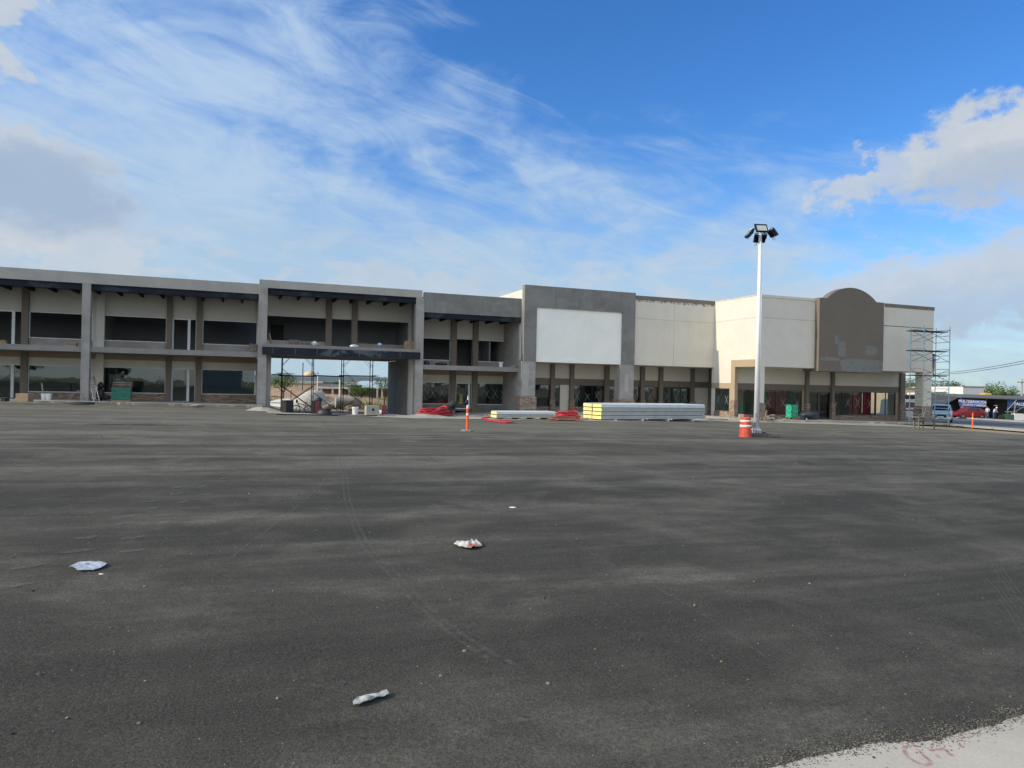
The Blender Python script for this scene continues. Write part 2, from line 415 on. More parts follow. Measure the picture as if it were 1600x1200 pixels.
M['orange_pl'] = simple('orange plastic', (.80, .13, .035), .45, 0, .08, 5)
M['orange_worn'] = simple('worn orange plastic', (.68, .10, .055), .55, 0, .2, 7)
M['refl_white'] = simple('white reflective band', (.80, .78, .74), .35, 0, .08, 9)
M['white_paint'] = simple('white enamel pole paint', (.78, .80, .82), .35, 0, .04)
M['lamp_black'] = simple('black cast lamp body', (.014, .016, .02), .4, .2)
M['lamp_glass'] = simple('floodlight lens', (.42, .46, .42), .15, 0, .06)
M['concrete'] = stucco('cast concrete', (.36, .345, .31), .18, streak=.1, scale=2)
M['sand'] = simple('sandy spoil', (.40, .36, .29), .95, 0, .15, 3, .5)
M['earth'] = simple('reddish field earth', (.40, .285, .18), .95, 0, .2, 1.5, .5)
M['rubble'] = simple('broken concrete', (.30, .28, .25), .9, 0, .25, 4, .5)
M['panel_end'] = simple('yellow foam core', (.86, .76, .30), .8, 0, .08, 12)
M['panel_skin'] = simple('galvanised panel skin', (.43, .45, .435), .5, .15, .08, 2)
M['panel_white'] = simple('white coated panel skin', (.70, .74, .74), .4, .1, .05, 2)
M['brick'] = stucco('brown brick wall', (.27, .185, .14), .2, streak=.1, scale=1.2)
M['tan_wall'] = stucco('tan masonry wall', (.42, .33, .23), .15, streak=.1, scale=.4)
M['white_wall'] = stucco('white painted wall', (.72, .70, .66), .06, streak=.08)
M['grey_wall'] = stucco('grey painted wall', (.42, .44, .46), .06, streak=.08)
M['teal_roof'] = simple('pale sheet roof', (.50, .60, .58), .4, .2, .06, 1)
M['green_dark'] = simple('dark green sheet', (.03, .13, .09), .6)
M['tarp'] = simple('white sheeting', (.62, .62, .57), .7, 0, .12, 4, .4)
M['skin'] = simple('skin', (.38, .22, .15), .6, 0, .05)
M['denim'] = simple('blue denim', (.05, .09, .22), .85)
M['shirt_w'] = simple('white shirt cloth', (.65, .65, .66), .8)
M['shirt_b'] = simple('blue shirt cloth', (.10, .20, .36), .8)
M['trouser'] = simple('brown work trousers', (.25, .13, .07), .8)
M['hair'] = simple('dark hair', (.02, .014, .01), .7)
M['bark'] = simple('tree bark', (.10, .075, .05), .9, 0, .2, 6, .5)
M['leaf'] = leaf_mat('mesquite leaves', (.085, .15, .035), (.17, .24, .06))
M['leaf_dk'] = leaf_mat('dense tree leaves', (.045, .085, .025), (.10, .16, .045))
M['grass_dry'] = leaf_mat('dry weeds', (.22, .20, .08), (.11, .17, .05))
M['hill'] = simple('scrub hills', (.085, .12, .14), 1.0, 0, .1, .01)
# ================================================================== ground
def asphalt_mat():
    m, nt, b, v = base_mat('fresh asphalt'); x, y, z = xyz(nt, v)
    s1 = nz(nt, comb(nt, x * .055, y * .50, 0), 1.0, 7, .62, .5)
    gr = nz(nt, v, 130, 2, .6)      # dust dragged along the lot by the paver
    s2 = nz(nt, comb(nt, x * .22, y * 1.5, 5), 1.0, 6, .6, .6)
    s3 = nz(nt, comb(nt, x * .035, y * .14, 2), 1.0, 5, .55, .4)
    s4 = nz(nt, comb(nt, x * .5, y * .5, 8), 1.0, 6, .65, .6)
    fine = nz(nt, v, 55, 4, .75); med = nz(nt, v, 9, 5, .7)
    vo = nt.nodes.new('ShaderNodeTexVoronoi'); nt.links.new(v, vo.inputs['Vector']); vo.inputs['Scale'].default_value = 95
    wn = nt.nodes.new('ShaderNodeTexVoronoi'); nt.links.new(v, wn.inputs['Vector']); wn.inputs['Scale'].default_value = 26
    band = y.ss(6, 20, .60, 1.0)
    dust = (s1.ss(.44, .62) * band * .62 + s2.ss(.48, .66) * band * .42 + s4.ss(.42, .64) * .50).mn(1.0) * s3.ss(.30, .60, .40, 1.0)
    spk = nz(nt, v, 34, 4, .7); blo = nz(nt, comb(nt, x * 1.1, y * 2.4, 3), 1.0, 6, .7)
    dust = (dust * spk.ss(.30, .66, .45, 1.25) * blo.ss(.32, .60, .55, 1.2)).mn(1.0)
    ln = nz(nt, comb(nt, x * .10, y * 2.6, 11), 1.0, 5, .65, .3).ss(.56, .66, 0, .45) * y.ss(8, 22)
    dust = (dust + ln).mn(1.0)
    far = y.ss(9, 40, 0.0, .46)                                       # dustier towards the works
    c = mixc(nt, fine.ss(.30, .72), (.034, .0325, .0255), (.096, .0915, .073))
    c = mixc(nt, (dust * .78 + far).mn(.9), c, (.225, .212, .168))
    c = mixc(nt, gr.ss(.42, .70, 0, .55), c, (.012, .012, .012)); c = mixc(nt, gr.ss(.40, .22, 0, .5), c, (.19, .185, .17))
    c = mixc(nt, med.ss(.35, .75, 0, .30), c, (.040, .038, .036))
    sp = E(nt, vo.outputs['Distance']).ss(.10, .20, 1, 0); cs = xyz(nt, vo.outputs['Color'])[0]
    c = mixc(nt, sp * cs.ss(.72, .9, 0, .75), c, (.26, .25, .23))
    sp2 = E(nt, wn.outputs['Distance']).ss(.06, .13, 1, 0) * xyz(nt, wn.outputs['Color'])[1].ss(.90, .97)
    c = mixc(nt, sp2 * .8, c, (.34, .33, .30))
    nt.links.new(c, b.inputs['Base Color']); b.inputs['Roughness'].default_value = .87
    b.inputs['Specular IOR Level'].default_value = .10
    bump(nt, b, fine + med * .6, .8, .012); return m
def dirt_mat():
    m, nt, b, v = base_mat('dry earth'); 
    a = nz(nt, v, .12, 8, .65); f = nz(nt, v, 2.2, 6, .7); g = nz(nt, v, .035, 5, .6)
    c = mixc(nt, a.ss(.35, .65), (.36, .27, .18), (.25, .20, .13))
    c = mixc(nt, g.ss(.48, .60, 0, .8), c, (.12, .14, .06)); c = mixc(nt, f.ss(.4, .7, 0, .5), c, (.17, .14, .09))
    nt.links.new(c, b.inputs['Base Color']); b.inputs['Roughness'].default_value = .95; bump(nt, b, f, .5, .1); return m
def apron_mat():
    m, nt, b, v = base_mat('dusty concrete'); x, y, z = xyz(nt, v)
    a = nz(nt, v, .5, 7, .65, .4); f = nz(nt, v, 14, 5, .7); s = nz(nt, comb(nt, x * .15, y * .9, 0), 1, 6, .6)
    c = mixc(nt, a.ss(.35, .68), (.37, .345, .29), (.235, .22, .19)); c = mixc(nt, s.ss(.5, .7, 0, .5), c, (.45, .42, .35))
    c = mixc(nt, f.ss(.4, .7, 0, .25), c, (.17, .16, .14))
    nt.links.new(c, b.inputs['Base Color']); b.inputs['Roughness'].default_value = .92; bump(nt, b, f, .4, .01); return m
def near_conc_mat():
    m, nt, b, v = base_mat('pale broomed concrete'); x, y, z = xyz(nt, v)
    a = nz(nt, v, 1.2, 7, .6); f = nz(nt, v, 60, 4, .7); sp = nz(nt, v, 22, 3, .8)
    c = mixc(nt, a.ss(.3, .7), (.52, .475, .39), (.43, .39, .32)); c = mixc(nt, f.ss(.35, .7, 0, .3), c, (.27, .25, .22))
    c = mixc(nt, sp.ss(.64, .70, 0, .75), c, (.10, .095, .09))
    nt.links.new(c, b.inputs['Base Color']); b.inputs['Roughness'].default_value = .9; bump(nt, b, f, .4, .004); return m
M['asphalt'], M['dirt'], M['apron'], M['near_conc'] = asphalt_mat(), dirt_mat(), apron_mat(), near_conc_mat()
M['road'] = simple('worn road asphalt', (.115, .118, .125), .85, 0, .1, .4, .2)
M['kerb'] = stucco('pale kerb concrete', (.40, .385, .34), .15, streak=0)

def sheet(name, us, ws, mat, lift, kind='structure', skip=None):
    """terrain-following sheet over shop-front coordinates"""
    mb = MB(); n, k = len(us), len(ws)
    vs = []
    for b in ws:
        for a in us:
            p = F(a, b, 0); vs.append((p.x, p.y, gz(p.x, p.y) + lift))
    mb.add(vs, [(j*n + i, j*n + i + 1, (j+1)*n + i + 1, (j+1)*n + i) for j in range(k-1) for i in range(n-1)])
    o = mb.build(name, mat, loc=(0, 0, 0), rz=ANG, smooth=True); tag(o, kind=kind); return o
def rng(a, b, st):
    n = max(1, int(round((b - a) / st))); return [a + (b - a) * i / n for i in range(n + 1)]
us = sorted(set([-4000, -2000, -900, -400, -200, -120] + rng(-90, -10, 8) + rng(-8, 36, .5) + rng(40, 130, 5) + [200, 400, 900, 2000, 4000]))
ws = sorted(set([-900, -300, -100, -50] + rng(-30, 35, 6) + rng(38, 56, .5) + rng(60, 200, 6) + [300, 500, 900, 1800, 4000]))
sheet('ground', us, ws, M['dirt'], -.14)
U_LOT0, U_LOT1 = -75, 46
sheet('parking_lot', sorted(set(rng(U_LOT0, -8, 4) + rng(-8, 30, .5) + rng(30, U_LOT1, 2))), sorted(set(rng(-30, 38, 3) + rng(38, 50.2, .25))), M['asphalt'], 0)

# concrete apron in front of the works (ragged front edge)
def strip(name, front, back, mat, lift, nsub=10, thick=0.0, kind='structure'):
    """front / back: lists of (u, w); resampled along u"""
    def lerp(L, t):
        x = t * (len(L) - 1); i = min(int(x), len(L) - 2); f = x - i
        return tuple(L[i][k] * (1 - f) + L[i+1][k] * f for k in (0, 1))
    nn = 160; vs = []; fs = []
    for i in range(nn + 1):
        t = i / nn; a, b = lerp(front, t), lerp(back, t)
        for j in range(nsub + 1):
            s = j / nsub; u = a[0]*(1-s) + b[0]*s; w = a[1]*(1-s) + b[1]*s
            if j == 0: w += .18 * noise.noise(Vector((u * 1.3, 0, 3))) + .06 * noise.noise(Vector((u * 7, 0, 3)))
            p = F(u, w, 0); vs.append((p.x, p.y, gz(p.x, p.y) + lift))
    m = nsub + 1
    fs = [(i*m + j, (i+1)*m + j, (i+1)*m + j + 1, i*m + j + 1) for i in range(nn) for j in range(nsub)]
    mb = MB().add(vs, fs)
    if thick:
        b = len(vs); fv = [Vector(vs[i*m]) - Vector((0, 0, thick)) for i in range(nn + 1)]
        mb.add([Vector(vs[i*m]) for i in range(nn+1)] + fv, [(i, i + 1 + 0, nn + 1 + i + 1, nn + 1 + i)[::-1] for i in range(nn)])
    o = mb.build(name, mat, loc=(0, 0, 0), rz=ANG); tag(o, kind=kind); return o
def uw(p): return (p.x * CA + p.y * SA, -p.x * SA + p.y * CA)
fr = [uw(G(x, y)) for x, y in ((418, 646), (470, 648), (560, 651), (655, 654.5), (720, 655), (790, 656.5), (870, 657.5), (960, 659), (1050, 659), (1150, 659.5), (1230, 661.5), (1300, 663.5), (1400, 666.5), (1480, 669))]
bk = []
for i, (a, b) in enumerate(fr):
    w = 56 if a < U_3 else 50
    bk.append((a, w))
strip('concrete_apron', fr, bk, M['apron'], .02, 14)
# raised pavements along the fronts
strip('sidewalk', [(U_LOT0, 49.4), (-12, 49.4), (-4, 49.5), (U_G0 + .2, 49.6)], [(U_LOT0, 56), (-12, 56), (-4, 56), (U_G0 + .2, 56)], M['apron'], .14, 6, .16)
strip('sidewalk', [(U_G1 - .3, 49.9), (15, 49.9), (U_3 - .2, 49.9)], [(U_G1 - .3, 56), (15, 56), (U_3 - .2, 56)], M['apron'], .13, 8, .5)
strip('sidewalk', [(U_3 - .2, 48.6), (28, 48.6), (35.5, 48.2), (36.2, 43.2), (48, 43.1), (57.5, 43.1)], [(U_3 - .2, 56), (28, 56), (35.5, 56), (36.4, 54), (48, 54), (57.5, 54)], M['apron'], .13, 8, .16)
# mounds where the pavement is broken off beside the passage
def mound(px, py, rx, ry, h, seed, label, mat='sand', rz=ANG, sink=.0):
    g = G(px, py); mb = MB(); n, k = 26, 9; vs = [(0, 0, h)]; fs = []
    for j in range(1, k + 1):
        r = j / k
        for i in range(n):
            a = 2*pi*i/n; q = 1 + .28 * noise.noise(Vector((cos(a)*1.3, sin(a)*1.3, seed)))
            z = h * (cos(r * pi / 2) ** 1.3) * (1 + .35 * noise.noise(Vector((cos(a)*r*2.5, sin(a)*r*2.5, seed + 4)))) - .04 * r - sink * r
            vs.append((cos(a)*r*rx*q, sin(a)*r*ry*q, z))
    fs = [(0, 1 + i, 1 + (i + 1) % n) for i in range(n)]
    for j in range(k - 1):
        fs += [(1 + j*n + i, 1 + (j+1)*n + i, 1 + (j+1)*n + (i+1) % n, 1 + j*n + (i+1) % n) for i in range(n)]
    mb.add(vs, fs); o = mb.build('dirt_mound', M[mat], local=True, loc=g, rz=rz, smooth=True)
    return tag(o, label, 'dirt mound')
mound(409, 641.5, 1.2, .8, .22, 3, 'low pale sandy ramp at the foot of the left passage column')
mound(612, 650.5, 1.5, .6, .12, 8, 'low sandy heap beside the concrete box at the right of the passage')
mound(664, 651, 1.7, .7, .15, 12, 'pale sandy heap under the left end of the red hose pile')

# near concrete slab with a ragged edge of asphalt crumbs
edge = [(1150, 1215), (1222, 1199), (1262, 1187), (1300, 1179), (1330, 1172), (1352, 1165), (1385, 1162), (1430, 1161), (1470, 1159), (1490, 1150), (1512, 1143), (1550, 1137), (1580, 1125), (1600, 1119), (1700, 1092), (1850, 1050)]
ep = [G(x, y) for x, y in edge]
pts = []
for i in range(len(ep) - 1):
    for k in range(26):
        p = ep[i].lerp(ep[i+1], k / 26); q = p.copy()
        o = noise.noise(p * 9) * .022 + noise.noise(p * 35) * .012 + noise.noise(p * 90) * .006
        q.x += o * .5; q.y += o; pts.append(q)
far_side = [Vector((p.x * 1.0 + 1.2, -1.5, 0)) for p in pts]
vs = []; 
for p, q in zip(pts, far_side):
    for j in range(7):
        r = p.lerp(q, j / 6); vs.append((r.x, r.y, gz(r.x, r.y) + .006))
n = len(pts)
o = MB().add(vs, [(i*7 + j, i*7 + j + 1, (i+1)*7 + j + 1, (i+1)*7 + j) for i in range(n-1) for j in range(6)]).build('concrete_slab', M['near_conc'], loc=(0, 0, 0))
tag(o, kind='structure')
mb = MB(); 
for k in range(3600):
    p = pts[R.randrange(n)]; t = abs(R.gauss(0, 1)); s = R.choice((1, 1, 1, -1))
    x = p.x + R.gauss(0, .02); y = p.y + (t * .07 if s > 0 else -t * .04)
    r = R.uniform(.0018, .0048)
    q = [Vector((R.uniform(-1, 1), R.uniform(-1, 1), R.uniform(0, 1))).normalized() * r for _ in range(4)]
    c = Vector((x, y, gz(x, y) + .006)); b = len(mb.v)
    mb.add([c + Vector((-r, -r*.6, 0)), c + Vector((r, -r*.8, 0)), c + Vector((R.uniform(-r, r), r, 0)), c + Vector((R.uniform(-r, r)*.4, 0, r*1.1))], [(0, 1, 3), (1, 2, 3), (2, 0, 3)], R.choice((0, 0, 0, 1, 1, 2)))
mb.build('asphalt_crumbs', [simple('dark crumb', (.05, .05, .045), .9), simple('grey crumb', (.16, .15, .13), .9), simple('tan crumb', (.20, .175, .125), .9)]); tag(bpy.data.objects[-1] if False else COL.objects[-1], kind='stuff')
# faded red paint strokes sprayed on the slab
M['red_mark'] = alpha_paint('faded red spray paint', (.42, .12, .12), .30, .68, 28, .62)
def smooth_path(pl, n=14):
    out = []
    for i in range(len(pl) - 1):
        p0, p1, p2, p3 = pl[max(i-1, 0)], pl[i], pl[i+1], pl[min(i+2, len(pl)-1)]
        for k in range(n):
            t = k / n; out.append(tuple(.5 * (2*p1[d] + (p2[d]-p0[d])*t + (2*p0[d]-5*p1[d]+4*p2[d]-p3[d])*t*t + (3*p1[d]-p0[d]-3*p2[d]+p3[d])*t**3) for d in (0, 1)))
    out.append(pl[-1]); return out
def stroke(mb, pl, wd):
    pp = smooth_path(pl, 6); g = [G(x, y) for x, y in pp]; vs = []
    for i, p in enumerate(g):
        d = (g[min(i+1, len(g)-1)] - g[max(i-1, 0)]); d.z = 0; d.normalize(); nn = Vector((-d.y, d.x, 0)) * wd / 2
        for q in (p + nn, p - nn): vs.append((q.x, q.y, gz(q.x, q.y) + .0105))
    mb.add(vs, [(2*i, 2*i+1, 2*i+3, 2*i+2) for i in range(len(g)-1)])
for pls in ([[(1437, 1169), (1420, 1168), (1412, 1173), (1417, 1184), (1428, 1192), (1444, 1198), (1453, 1196), (1452, 1191), (1440, 1181), (1433, 1172)]],
            [[(1452, 1175), (1474, 1173), (1480, 1178), (1488, 1184)], [(1460, 1181), (1468, 1187)]], [[(1497, 1165), (1505, 1171)]]):
    mb = MB()
    for pl in pls: stroke(mb, pl, .018)
    o = mb.build('paint_mark', M['red_mark'])
    tag(o, {0: 'faded red spray-paint loop on the pale concrete slab', 1: 'faded red angular paint stroke on the pale slab, right of the loop', 2: 'short faint red paint dash nearest the asphalt edge'}[len([x for x in COL.objects if x.name.startswith('paint_mark')]) - 1], 'paint mark', 'red paint marks on the concrete slab')

# tyre tracks, chalky scuffs and footprints left in the dust
M['dust_track'] = alpha_paint('chalky tyre dust', (.18, .174, .150), .36, .70, 13, .36)
M['dust_soft'] = alpha_paint('soft dust smear', (.15, .145, .135), .38, .70, 5, .55)
M['dust_foot'] = alpha_paint('footprint dust', (.17, .162, .148), .30, .70, 22, .60)
def smooth_path(pl, n=14):
    out = []
    for i in range(len(pl) - 1):
        p0, p1, p2, p3 = pl[max(i-1, 0)], pl[i], pl[i+1], pl[min(i+2, len(pl)-1)]
        for k in range(n):
            t = k / n; out.append(tuple(.5 * (2*p1[d] + (p2[d]-p0[d])*t + (2*p0[d]-5*p1[d]+4*p2[d]-p3[d])*t*t + (3*p1[d]-p0[d]-3*p2[d]+p3[d])*t**3) for d in (0, 1)))
    out.append(pl[-1]); return out
def track(pl, wd, mat, lift=.006, mb=None, offs=(0,)):
    g = [G(x, y) for x, y in smooth_path(pl)]; mb = mb or MB()
    for of in offs:
        vs = []
        for i, p in enumerate(g):
            d = (g[min(i+1, len(g)-1)] - g[max(i-1, 0)]); d.z = 0; d.normalize(); nn = Vector((-d.y, d.x, 0))
            for q in (p + nn * (of + wd/2), p + nn * (of - wd/2)): vs.append((q.x, q.y, gz(q.x, q.y) + lift))
        mb.add(vs, [(2*i, 2*i+1, 2*i+3, 2*i+2) for i in range(len(g)-1)])
    return mb
mb = MB()
track([(500, 655), (524, 690), (535, 740), (541, 790), (565, 850), (610, 900), (660, 955), (730, 1010), (800, 1050)], .04, None, mb=mb, offs=(0, .075))
track([(524, 722), (500, 760), (455, 800), (410, 835), (350, 880)], .035, None, .0068, mb=mb)
track([(640, 690), (700, 735), (760, 780), (860, 830), (960, 885), (1080, 950), (1200, 1030)], .03, None, mb=mb)
track([(560, 655), (640, 670), (700, 672)], .10, None, mb=mb)
o = mb.build('tyre_tracks', M['dust_track'], loc=(0, 0, 0)); tag(o, kind='structure')
mb = MB(); track([(1535, 905), (1556, 930), (1578, 960), (1600, 1000), (1640, 1060)], .022, None, mb=mb, offs=(0, .04, .08, .12, .16))
track([(1548, 880), (1560, 900), (1580, 930)], .02, None, .0072, mb=mb, offs=(0, .04, .08))
o = mb.build('tyre_tread_marks', alpha_paint('tread dust', (.15, .146, .135), .38, .62, 24, .34), loc=(0, 0, 0)); tag(o, kind='structure')
sm_ = alpha_paint('oily damp stain', (.022, .021, .020), .30, .62, 3.0, .6)
c_ = G(224, 664); vs = []
for i in range(28):
    a_ = 2*pi*i/28; k_ = 1 + .25 * noise.noise(Vector((cos(a_)*2, sin(a_)*2, 4))); q_ = F(cos(a_)*1.9*k_, sin(a_)*.42*k_, 0); vs.append((c_.x + q_.x, c_.y + q_.y, gz(c_.x + q_.x, c_.y + q_.y) + .007))
tag(MB().add(vs, [tuple(range(28))]).build('oil_stain', sm_, loc=(0, 0, 0)), kind='structure')
mb = MB()
def foot(px, py, s=1):
    p = G(px, py); vs = []; a0 = R.uniform(-.5, .5) + 1.0
    for i in range(12):
        a = 2*pi*i/12; x = cos(a)*(.13 + .03*sin(a*2+px))*s; y = sin(a)*(.06 + .02*cos(a*3+py))*s; vs.append((p.x + x*cos(a0) - y*sin(a0), p.y + x*sin(a0) + y*cos(a0), 0))
    vs = [(x, y, gz(x, y) + .0085) for x, y, _ in vs]; mb.add(vs, [tuple(range(12))])
trail = [(20, 917), (46, 886), (122, 862), (136, 841), (195, 819), (199, 808), (238, 795), (236, 784), (277, 772), (280, 762), (313, 754), (316, 747), (342, 740), (338, 733), (362, 727), (372, 718), (388, 710), (398, 703), (412, 697), (420, 690), (432, 684)]
for i, (x, y) in enumerate(trail):
    foot(x, y); 
    if i > 1: foot(x + (y - 640) * .35 + R.uniform(-6, 6), y + R.uniform(-2, 2), .9)
for _ in range(26): foot(R.uniform(330, 560), R.uniform(668, 735), R.uniform(.6, 1))
for _ in range(6): foot(R.uniform(0, 320), R.uniform(690, 900), R.uniform(.5, .9))
o = mb.build('footprints', M['dust_foot'], loc=(0, 0, 0)); tag(o, kind='structure')

# street at the right, running away
mb = MB()
def road_strip(name, x0, x1, mat, lift, thick=0.0):
    ys = rng(-40, 400, 8); vs = []
    for y in ys:
        for xx in (x0(y), x1(y)): vs.append((xx, y, gz(xx, y) + lift))
    mb = MB().add(vs, [(2*i, 2*i+1, 2*i+3, 2*i+2) for i in range(len(ys)-1)])
    if thick:
        for k, s in ((0, 1), (1, -1)):
            mb.add([vs[2*i+k] for i in range(len(ys))] + [(vs[2*i+k][0], vs[2*i+k][1], vs[2*i+k][2] - thick) for i in range(len(ys))],
                   [(i, i+1, len(ys)+i+1, len(ys)+i)[::s] for i in range(len(ys)-1)])
    o = mb.build(name, mat, loc=(0, 0, 0)); tag(o, kind='structure'); return o
road_strip('verge', lambda y: 37.2 if y > 40 else 44, lambda y: 39.6 if y > 40 else 46, M['kerb'], .06, .1)
road_strip('street', lambda y: 39.6, lambda y: 57.5 + (y - 60) * .05, M['road'], .0)
road_strip('street_sidewalk', lambda y: 57.5 + (y - 60) * .05, lambda y: 61.0 + (y - 60) * .05, M['kerb'], .12, .14)
# distant hills
mb = MB(); vs = []; n = 160
for i in range(n + 1):
    a = -1.25 + 2.5 * i / n; r = 2600
    h = 22 + 20 * noise.noise(Vector((a * 3.2, 1, 0))) + 6 * noise.noise(Vector((a * 14, 2, 0)))
    if a > -.1: h *= .35
    for rr, z in ((r, -30), (r + 250, h * .7), (r + 700, h), (r + 1500, -30)): vs.append((sin(a) * rr, cos(a) * rr, z))
mb.add(vs, [(4*i + j, 4*i + 4 + j, 4*i + 5 + j, 4*i + 1 + j) for i in range(n) for j in range(3)])
tag(mb.build('hills', M['hill'], loc=(0, 0, 0), smooth=True), kind='structure')

# ================================================================== shop buildings
def wall_holes(mb, u0, u1, w0, w1, z0, z1, holes):
    hs = sorted(holes); x = u0
    for a, b, c, d in hs:
        if a > x + .001: mb.fb(x, a, w0, w1, z0, z1)
        if c > z0: mb.fb(a, b, w0, w1, z0, c)
        if d < z1: mb.fb(a, b, w0, w1, d, z1)
        x = b
    if x < u1 - .001: mb.fb(x, u1, w0, w1, z0, z1)
def tape_x(mb, uc, zc, w, s, thick=.024):
    zc += R.uniform(-.08, .08); s *= R.uniform(.8, 1.1)
    for sg in (1, -1):
        a = F(uc - s * R.uniform(.5, .72), w, zc - sg * s * R.uniform(.85, 1.1)); b = F(uc + s * R.uniform(.5, .72), w, zc + sg * s * R.uniform(.85, 1.1))
        d = (b - a).normalized(); n = B2.cross(d).normalized() * thick / 2
        q = [a + n, b + n, b - n, a - n]; e = -B2 * (.004 if sg > 0 else .008)
        mb.prism(q, e)
def window(root, u0, u1, z0, z1, w, frame='alu', glass='glass', fr=.06, mull=(), crosses=(), cz=None, cs=.42, sillonly=False):
    mb = MB(); d0, d1 = w - .03, w + .07
    if not sillonly:
        mb.fb(u0, u0 + fr, d0, d1, z0 + fr, z1 - fr); mb.fb(u1 - fr, u1, d0, d1, z0 + fr, z1 - fr); mb.fb(u0, u1, d0, d1, z1 - fr, z1)
    mb.fb(u0, u1, d0 - .01, d1, z0, z0 + fr)
    for m in mull: mb.fb(m - fr * .35, m + fr * .35, d0 + .01, d1 - .01, z0 + fr, z1 - fr)
    f = mb.build('window', M[frame], root)
    if glass:
        MB().fb(u0 + fr, u1 - fr, w + .012, w + .022, z0 + fr, z1 - fr).build('pane', M[glass], f)
        if crosses:
            for c in crosses: t = MB(); tape_x(t, c, (cz or (z0 + z1) / 2), w + .006, cs); t.build('tape_cross', M['tape'], f)
    return f
def door(root, u0, u1, z0, z1, w, frame='alu', glass='glass', fr=.09, side=None):
    """door leaf frame u0..u1, optional narrow side light to the right up to 'side'"""
    mb = MB(); d0, d1 = w - .04, w + .08
    mb.fb(u0, u0 + fr, d0, d1, z0, z1); mb.fb(u1 - fr * 1.3, u1 + fr * .6, d0, d1, z0, z1)
    mb.fb(u0 + fr, u1 - fr * 1.3, d0, d1, z1 - fr, z1); mb.fb(u0 + fr, u1 - fr * 1.3, d0, d1, z0, z0 + fr)
    if side: mb.fb(side - fr * .5, side, d0, d1, z0, z1); mb.fb(u1 + fr * .6, side - fr * .5, d0 + .01, d1, z1 - fr * .6, z1)
    f = mb.build('door', M[frame], root)
    if not glass: return f
    p = MB().fb(u0 + fr, u1 - fr * 1.3, w + .012, w + .022, z0 + fr, z1 - fr)
    if side: p.fb(u1 + fr * .6, side - fr * .5, w + .012, w + .022, z0, z1 - fr * .6)
    p.build('pane', M[glass], f)
    MB().fb(u1 - fr * 1.3 - .05, u1 - fr * 1.3 - .02, d0 - .06, d0 - .03, z0 + .85, z0 + 1.35).build('handle', M['alu_dark'], f)
    return f
def room(root, u0, u1, w0, w1, z0, z1, parts=(), name='interior'):
    mb = MB(); mb.fb(u0, u1, w1, w1 + .12, z0, z1); mb.fb(u0, u1, w0, w1, z0 - .08, z0 - .01)
    for p in parts: mb.fb(p - .06, p + .06, w0 + .25, w1, z0, z1)
    return mb.build(name, M['room'], root)
def pil(root, u0, u1, w, z0, z1, mat='brown', d=.22, name='pilaster'):
    return MB().fb(u0, u1, w - d, w, z0, z1).build(name, M[mat], root)

# ---- left wing ----------------------------------------------------
WW = W_A + 3.7
ga = lambda y, w: Zw(60, y, w)
zPT, zPB, zBB = ga(420.6, W_A), ga(438.2, W_A), ga(448.3, W_A)
zS1, zS0 = ga(538.8, W_A), ga(547.5, W_A)
u_end = U(404.5, W_A, 500); u_p1 = U(151, WW, 560)
mod = U(407, WW, 560) - u_p1
u_left = u_p1 - 2 * mod
print('A z', zPT, zPB, zBB, zS1, zS0, 'mod', mod, 'uend', u_end)
root = thing('shop_building', F((u_left + u_end) / 2, W_A, gz(*F((u_left+u_end)/2, W_A, 0).xy)), ANG, 'long two storey row of unfinished shops at the left end, under one pale parapet', 'building')
A_ = root
zb = -.3
MB().fb(u_left, u_end, W_A, W_A + .3, zPB, zPT).build('parapet', M['grey_light'], root)
mb = MB().fb(u_left, u_end, W_A + .06, W_A + .22, zBB, zPB)
mb.fb(u_left, u_end, W_A + .02, W_A + .06, zBB, zBB + .05); mb.fb(u_left, u_end, W_A + .02, W_A + .06, zPB - .06, zPB); mb.build('steel_beam', M['steel_dark'], root)
mb = MB(); k = u_left + .5
while k < u_end - .4:
    mb.fb(k, k + .13, W_A + .3, WW, zPB - .32, zPB - .1); k += 1.28
mb.build('ceiling_joists', M['steel_dark'], root)
MB().fb(u_left, u_end, W_A + .02, WW, zS0, zS1).build('floor_slab', M['slab'], root)
MB().fb(u_left, u_end, W_A + .3, WW + 9, zPB - .1, zPB + .1).build('roof', M['roof'], root)
zU1, zU0 = Zw(60, 487, WW), Zw(60, 528.4, WW)      # upper window
zL1, zL0 = Zw(60, 570.3, WW), Zw(60, 612.6, WW)     # shop window
zLed = Zw(60, 558.5, WW); zD1 = zL1 + .02
hu, hl, lay = [], [], []
u0 = u_left
def off(px, y): return U(px, WW, y) - u_p1
o_p1a, o_p1b = off(260, 540), off(269, 540); o_p2a, o_p2b = off(306.5, 540), off(316, 540)
o_w1a, o_w1b = off(157, 560), o_p1a; o_w2a, o_w2b = o_p2b, off(401, 560)
o_da, o_db, o_ds = o_p1b, off(295.3, 560), o_p2a
for k in range(2):
    b = u_p1 - (1 - k) * mod
    lay.append(b)
wal_u, wal_l = MB(), MB(); holes_u, holes_l = [], []
for b in [u_left] + lay:
    for (a, c) in ((o_w1a, o_w1b), (o_w2a, o_w2b)):
        holes_u.append((b + a, b + c, zU0 - .55, zU1)); holes_l.append((b + a, b + c, zL0 - 1.1, zL1))
    holes_u.append((b + o_da, b + o_ds, zS1, zU1 + .0)); holes_l.append((b + o_da, b + o_ds, zb, zD1))
holes_u = [h for h in holes_u if h[1] < u_end + .6]; 
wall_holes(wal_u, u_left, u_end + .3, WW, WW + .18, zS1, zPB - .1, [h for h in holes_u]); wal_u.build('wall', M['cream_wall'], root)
wall_holes(wal_l, u_left, u_end + .3, WW, WW + .18, zb, zS0, [(a, b2, max(zb, c), d) for a, b2, c, d in holes_l]); wal_l.build('wall', M['cream'], root)
